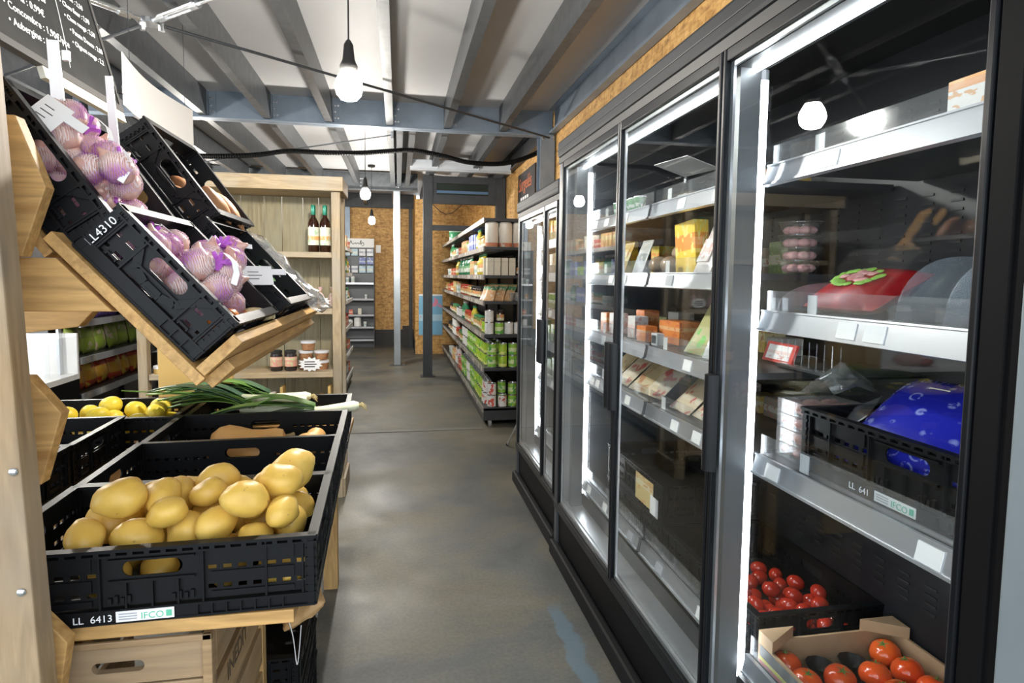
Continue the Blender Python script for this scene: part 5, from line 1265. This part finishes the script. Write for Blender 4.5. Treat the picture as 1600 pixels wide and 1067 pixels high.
# ================================================================== timber shelf facing the camera
SX0, SX1, SY0, SY1 = -1.50, -.345, 3.90, 4.25
t = thing('timber_shelf', 'rustic timber shelf unit with plank back facing the entrance', 'shelving', (-.92, 3.90, 0)); o2 = Vector((-.92, 3.90, 0))
def sb(x0, x1, y0, y1, z0, z1, name, m, parent=None, bv=.003): return MB().box(x0-o2.x, x1-o2.x, y0-o2.y, y1-o2.y, z0, z1).build(name, m, parent or t, bevel=bv)
sb(SX0-.03, SX1+.02, SY0-.03, SY1, 1.90, 1.985, 'top_beam', WGREY_X)
for x in (SX0, SX1-.052): sb(x, x+.052, SY0, SY0+.06, 0, 1.899, 'upright', WGREY_Z)
for x in (SX0, SX1-.052): sb(x, x+.052, SY1-.05, SY1, 0, 1.899, 'upright', WGREY_Z)
for z, x0, x1 in ((1.535, -1.445, SX1-.053), (1.19, -1.445, SX1-.053), (.80, -1.445, SX1-.053), (.55, -1.445, SX1-.053), (.20, -1.445, SX1-.053)):
    sb(x0, x1, SY0+.005, SY1-.035, z-.034, z, 'shelf', WGREY_X)
x = SX0+.055; k = 0
while x < SX1-.06:
    w = [.11, .13, .10, .12, .14][k % 5]; w = min(w, SX1-.055-x); sb(x, x+w-.003, SY1-.03-.004*(k % 2), SY1-.012, .02, 1.898, 'back_plank', WPLANK, bv=.0); x += w; k += 1
sb(SX1-.001, SX1+.015, SY0+.01, SY1, .0, .12, 'foot_board', WGREY_Y)
# dark syrup bottles
LABB = label_mat('cream_green_label', (.72,.72,.60), (.72,.40,.14), (.45,.60,.42), .28, .5, bs=3)
for k, x in enumerate((-.517, -.447)):
    t = thing('syrup_bottle', ['left', 'right'][k]+' dark syrup bottle with green foil neck on the timber shelf', 'bottle', (x, 4.02, 1.5356))
    MB().lathe([(.028,0),(.033,.006),(.033,.175),(.028,.195),(.014,.218),(.012,.25)], 18).build('glass_body', mat('dark_brown_glass', (.030,.010,.005), .08), t, True)
    MB().lathe([(.0338,.045),(.0338,.155)], 18, cap=False).build('label', LABB, t, True)
    MB().lathe([(.0135,.232),(.0145,.236),(.0145,.286),(.0125,.293)], 14).build('foil_cap', mat('green_foil', (.02,.22,.14), .25, .3), t, True)
def burst(loc, label, rot=(0,0,0), r=.05):
    t = thing('price_burst', label, 'price card', loc, rot); pts = []
    for k in range(26): a = 2*PI*k/26; q = (1.28 if k % 2 else .95); pts.append((r*1.15*q*math.cos(a), r*.72*q*math.sin(a)))
    M = Matrix(((1,0,0,0),(0,0,1,0),(0,1,0,r*.95),(0,0,0,1)))
    MB().prism(pts, -.001, .001, M).build('card', WHITEP, t)
    b = MB()
    for k in range(3): b.box(-r*.75, r*(.5+.2*(k % 2)), -.0018, -.001, r*(.6+k*.3), r*(.6+k*.3)+.006)
    b.build('handwriting', INK, t)
burst((-.47, 3.915, 1.191), 'white starburst price card below the sweet bags', r=.042); burst((-.53, 3.908, .801), 'white starburst price card before the biscuit tubs', r=.05)
burst((-1.26, 3.93, .801), 'white starburst price card on the left shelf by the bread', r=.04)
for k, x in enumerate((-.62, -.55, -.48, -.412)):
    t = thing('sweet_bag', ['first', 'second', 'third', 'fourth'][k]+' tied clear sweet bag from the left on the timber shelf', 'bag', (x, 4.02+.03*(k % 2), 1.191), (0,0,k), 'tied sweet bags')
    MB().lathe([(.02,0),(.030,.01),(.032,.05),(.018,.085),(.006,.10),(.016,.13)], 12).build('bag_body', mat('choc_sweets', (.30,.16,.09), .35, c2=(.72,.60,.55), scale=40) if k % 2 else mat('pink_sweets', (.60,.30,.30), .35, c2=(.75,.66,.62), scale=40), t, True)
    MB().lathe([(.007,.098),(.009,.101),(.009,.106),(.006,.108)], 10).build('tie', mat('tie_gold', (.55,.42,.16), .4, .4), t, True)
for k, x in enumerate((-.745, -.66)):
    t = thing('preserve_jar', ['left', 'right'][k]+' dark preserve jar with coral label on the timber shelf', 'jar', (x, 3.99, .801))
    MB().lathe([(.034,0),(.037,.006),(.037,.095),(.032,.11)], 16).build('glass_body', DARKJ, t, True); MB().lathe([(.0375,.028),(.0375,.088)], 16, cap=False).build('label', label_mat('coral_label', (.70,.34,.26), (.74,.50,.40), (.55,.6,.3), .7, .9, bs=4), t, True); MB().lathe([(.034,.11),(.035,.112),(.035,.125),(.03,.127)], 16).build('lid', INK, t, True)
for k, (x, z) in enumerate(((-.575, .801), (-.478, .801), (-.575, .863), (-.478, .863), (-.56, .925))):
    t = thing('biscuit_tub', ['lower left', 'lower right', 'upper left', 'upper right', 'topmost'][k]+' clear tub of brown biscuits stacked on the timber shelf', 'tub', (x, 4.03, z))
    MB().lathe([(.036,0),(.043,.042)], 16).build('contents', mat('brown_biscuit', (.26,.11,.05), .5, c2=(.46,.24,.11), scale=45), t, True); MB().lathe([(.046,.042),(.047,.046),(.047,.056),(.04,.058)], 16).build('lid', mat('frosted_lid', (.72,.72,.74), .3), t, True)
for k, x in enumerate((-.90, -.79)):
    t = thing('striped_sweet_bag', ['left', 'right'][k]+' bag of red and white striped sweets on the lower timber shelf', 'bag', (x, 3.99, .551), (0,0,k*.6))
    pouch_mesh(.09, .115, .05, None, 8, .1).build('bag_body', mat('striped_sweets', (.70,.66,.62), .35, c2=(.52,.07,.06), scale=34, lo=.45, hi=.55), t, True); MB().box(-.04,.04,-.002,.002,.11,.122).build('seal', WRAP, t)
t = thing('small_rack', 'small pale wooden rack standing on the lower timber shelf', 'rack', (-.565, 3.965, .551))
MB().box(-.15,-.133,-.045,.06,0,.155).build('side', PLY, t, bevel=.002); MB().box(.133,.15,-.045,.06,0,.155).build('side', PLY, t, bevel=.002); MB().box(-.133,.133,-.045,.06,.045,.055).build('shelf', WPALE_X, t); MB().box(-.133,.133,.05,.06,.055,.075).build('back_rail', WPALE_X, t)
CONE = MB().ball((0,0,.02), (.020,.020,.018), 10, 7); rc = random.Random(2)
for k in range(26):
    a, e = rc.uniform(0, 6.28), rc.uniform(-.3, 1.4); d = Vector((math.cos(a)*math.cos(e), math.sin(a)*math.cos(e), math.sin(e))); CONE.tube([Vector((0,0,.02))+d*.014, Vector((0,0,.02))+d*.030], [.006,.002], 4)
CONE = CONE.mesh('pine_cone', mat('amber_cone', (.42,.19,.04), .5, c2=(.20,.08,.02), scale=60))
for k, x in enumerate((-.648, -.585, -.478)): tag(put('pine_cone', CONE, None, (x, 3.965, .6065), (0,0,k)), ['left', 'middle', 'right'][k]+' small amber spiky cone on the little wooden rack', 'cone', 'amber cones')
t = thing('bread_loaf', 'wrapped dark loaf on the left shelf of the timber unit', 'bread', (-1.27, 4.06, .801))
MB().ball((0,0,.06), (.09,.07,.06), 14, 9).build('loaf', mat('dark_loaf', (.20,.10,.06), .5, c2=(.30,.16,.10), scale=30), t, True); MB().lathe([(.088,.0),(.098,.05),(.07,.13),(.02,.20),(.05,.25)], 14).build('wrapper', WRAP, t, True)
t = thing('round_tin', 'round pale wooden cheese box by the starburst card', 'box', (-1.385, 3.965, .801)); MB().lathe([(.05,0),(.05,.03)], 18).build('base', PLY, t, True); MB().lathe([(.052,.03),(.052,.045),(.048,.046)], 18).build('lid', WHITEPL, t, True)

# ================================================================== dark aisle at the left: snack shelving and meat counter
SZ = [1.33, 1.07, .82, .575, .175]
gondola('snack_gondola', 'black snack gondola seen through the rack at the left', -2.60, -2.10, 4.55, 7.2, SZ, face=1, top=1.6, railm=mat('silver_rail', (.40,.41,.43), .35), bays=3)
CH = [pouch_mesh(.17, .21, .075, None, 8, .06).mesh('snack_bag', label_mat('green_snack_print', (.26,.34,.06), (.30,.42,.05), (.50,.42,.30), .1, .5, bs=2.5), 180), pouch_mesh(.17, .20, .08, None, 8, .06).mesh('snack_bag', label_mat('red_snack_print', (.48,.05,.02), (.60,.32,.03), (.62,.42,.05), .25, .65, bs=2.5), 180), pouch_mesh(.15, .17, .07, None, 8, .06).mesh('snack_bag', label_mat('purple_snack_print', (.16,.08,.30), (.45,.25,.10), (.30,.2,.5), .25, .65, bs=2.5), 180)]
for z, kd, nm in ((1.0706, 2, 'purple snack bag on the upper shelf'), (.8206, 0, 'green snack bag on the middle shelf'), (.5756, 1, 'red and yellow snack bag on the lower shelf')):
    y = 4.68
    while y < 6.0:
        tag(put('snack_bag', CH[kd], None, (-2.18+rg.uniform(-.02, .0), y, z), (R(-10), 0, R(90)+rg.uniform(-.15,.15))), nm+' of the dark snack gondola', 'snack bag', nm+'s'); y += .19
t = thing('meat_counter', 'black meat counter with a white lit interior behind the rack', 'counter', (-2.66, 4.15, 0))
MB().box(-.60, .60, -.10, .30, 0, .70).build('cabinet', BLACKM, t, bevel=.004)
MB().box(-.60, .60, -.115, .30, .701, .735).build('deck', WHITEPL, t)
MB().box(-.60, .60, .28, .30, .736, 1.0).build('back_wall', WHITEPL, t)
MB().box(.592, .60, -.10, .279, .736, .985).build('end_glass', CLEAR, t); MB().box(.50, .515, .24, .279, .736, 1.1).build('glass_post', ALU, t)
MB().box(-.60, .574, .0, .006, .75, 1.10).build('front_glass', CLEAR, t)
MB().box(-.58, .55, .20, .215, 1.12, 1.135).build('light_tube', LEDM, t)
MB().box(.50,.58,-.118,-.1155,.705,.73).build('counter_ticket', GREYC, t)
t = thing('meat_joint', 'large pale pink meat joint on the white counter', 'meat', (-2.40, 4.16, .736), (0,0,R(8)))
b = MB().ball((0,0,.045), (.14,.07,.045), 16, 10); b.v = [tuple(Vector(p)*(1+.12*mnoise.noise(Vector(p)*14))) for p in b.v]; b.v = [(x, y, max(z, 0.0)) for x, y, z in b.v]
b.build('joint', mat('raw_meat', (.62,.36,.32), .4, c2=(.74,.58,.52), scale=18), t, True); MB().ball((-.10,-.05,.03), (.06,.04,.03), 12, 8).build('dark_cut', mat('dark_meat', (.40,.10,.09), .4), t, True)
# ================================================================== tell look-alikes apart in their labels
ORD = ['', 'second ', 'third ', 'fourth ', 'fifth ', 'sixth ', 'seventh ', 'eighth ', 'ninth ', 'tenth ', 'eleventh ', 'twelfth ', 'thirteenth ', 'fourteenth ', 'fifteenth ', 'sixteenth ', 'seventeenth ', 'eighteenth ', 'nineteenth ', 'twentieth ', 'twenty-first ', 'twenty-second ', 'twenty-third ', 'twenty-fourth ']
same = {}
for o in COL.objects:
    if o.parent is None and 'label' in o and o.get('kind') is None: same.setdefault(o['label'], []).append(o)
for lb, os_ in same.items():
    if len(os_) < 2: continue
    pile = any(w in lb for w in ('heap', 'lemon in the crate', 'plum tomato', 'round tomato'))
    pk = next((v for k, v in {'heap': ('smooth yellow potato', 'front crate'), 'lemon in the crate': ('yellow lemon', 'rear crate'), 'plum tomato': ('plum tomato', 'black chiller crate'), 'round tomato': ('round tomato', 'cardboard box')}.items() if k in lb), None)
    if pile:                                             # rows from front to back, counted from the left (from the aisle in the chiller)
        os_.sort(key=lambda o: o.location.y); nr = 4; per = -(-len(os_)//nr)
        for r in range(nr):
            rw = sorted(os_[r*per:(r+1)*per], key=lambda o: o.location.x)
            for i, o in enumerate(rw): o['label'] = f'{pk[0]}, {ORD[i] if i else "first "}from left in the {["nearest", "second nearest", "third nearest", "farthest"][r]} row of the {pk[1]}'
        continue
    cells = {}
    for o in os_: cells.setdefault((round(o.location.x/.04), round(o.location.y/.03)), []).append(o)
    lev = {}
    for c in cells.values():
        c.sort(key=lambda o: o.location.z)
        for i, o in enumerate(c): lev[o.name] = i
    two = max(lev.values()) > 0
    for l in set(lev.values()):
        q = sorted([o for o in os_ if lev[o.name] == l], key=lambda o: (round(o.location.y, 2), o.location.x))
        for i, o in enumerate(q):
            if i < len(ORD): o['label'] = f'{ORD[i]}nearest {["lower ", "upper ", "upper ", "upper "][l] if two else ""}{lb}'
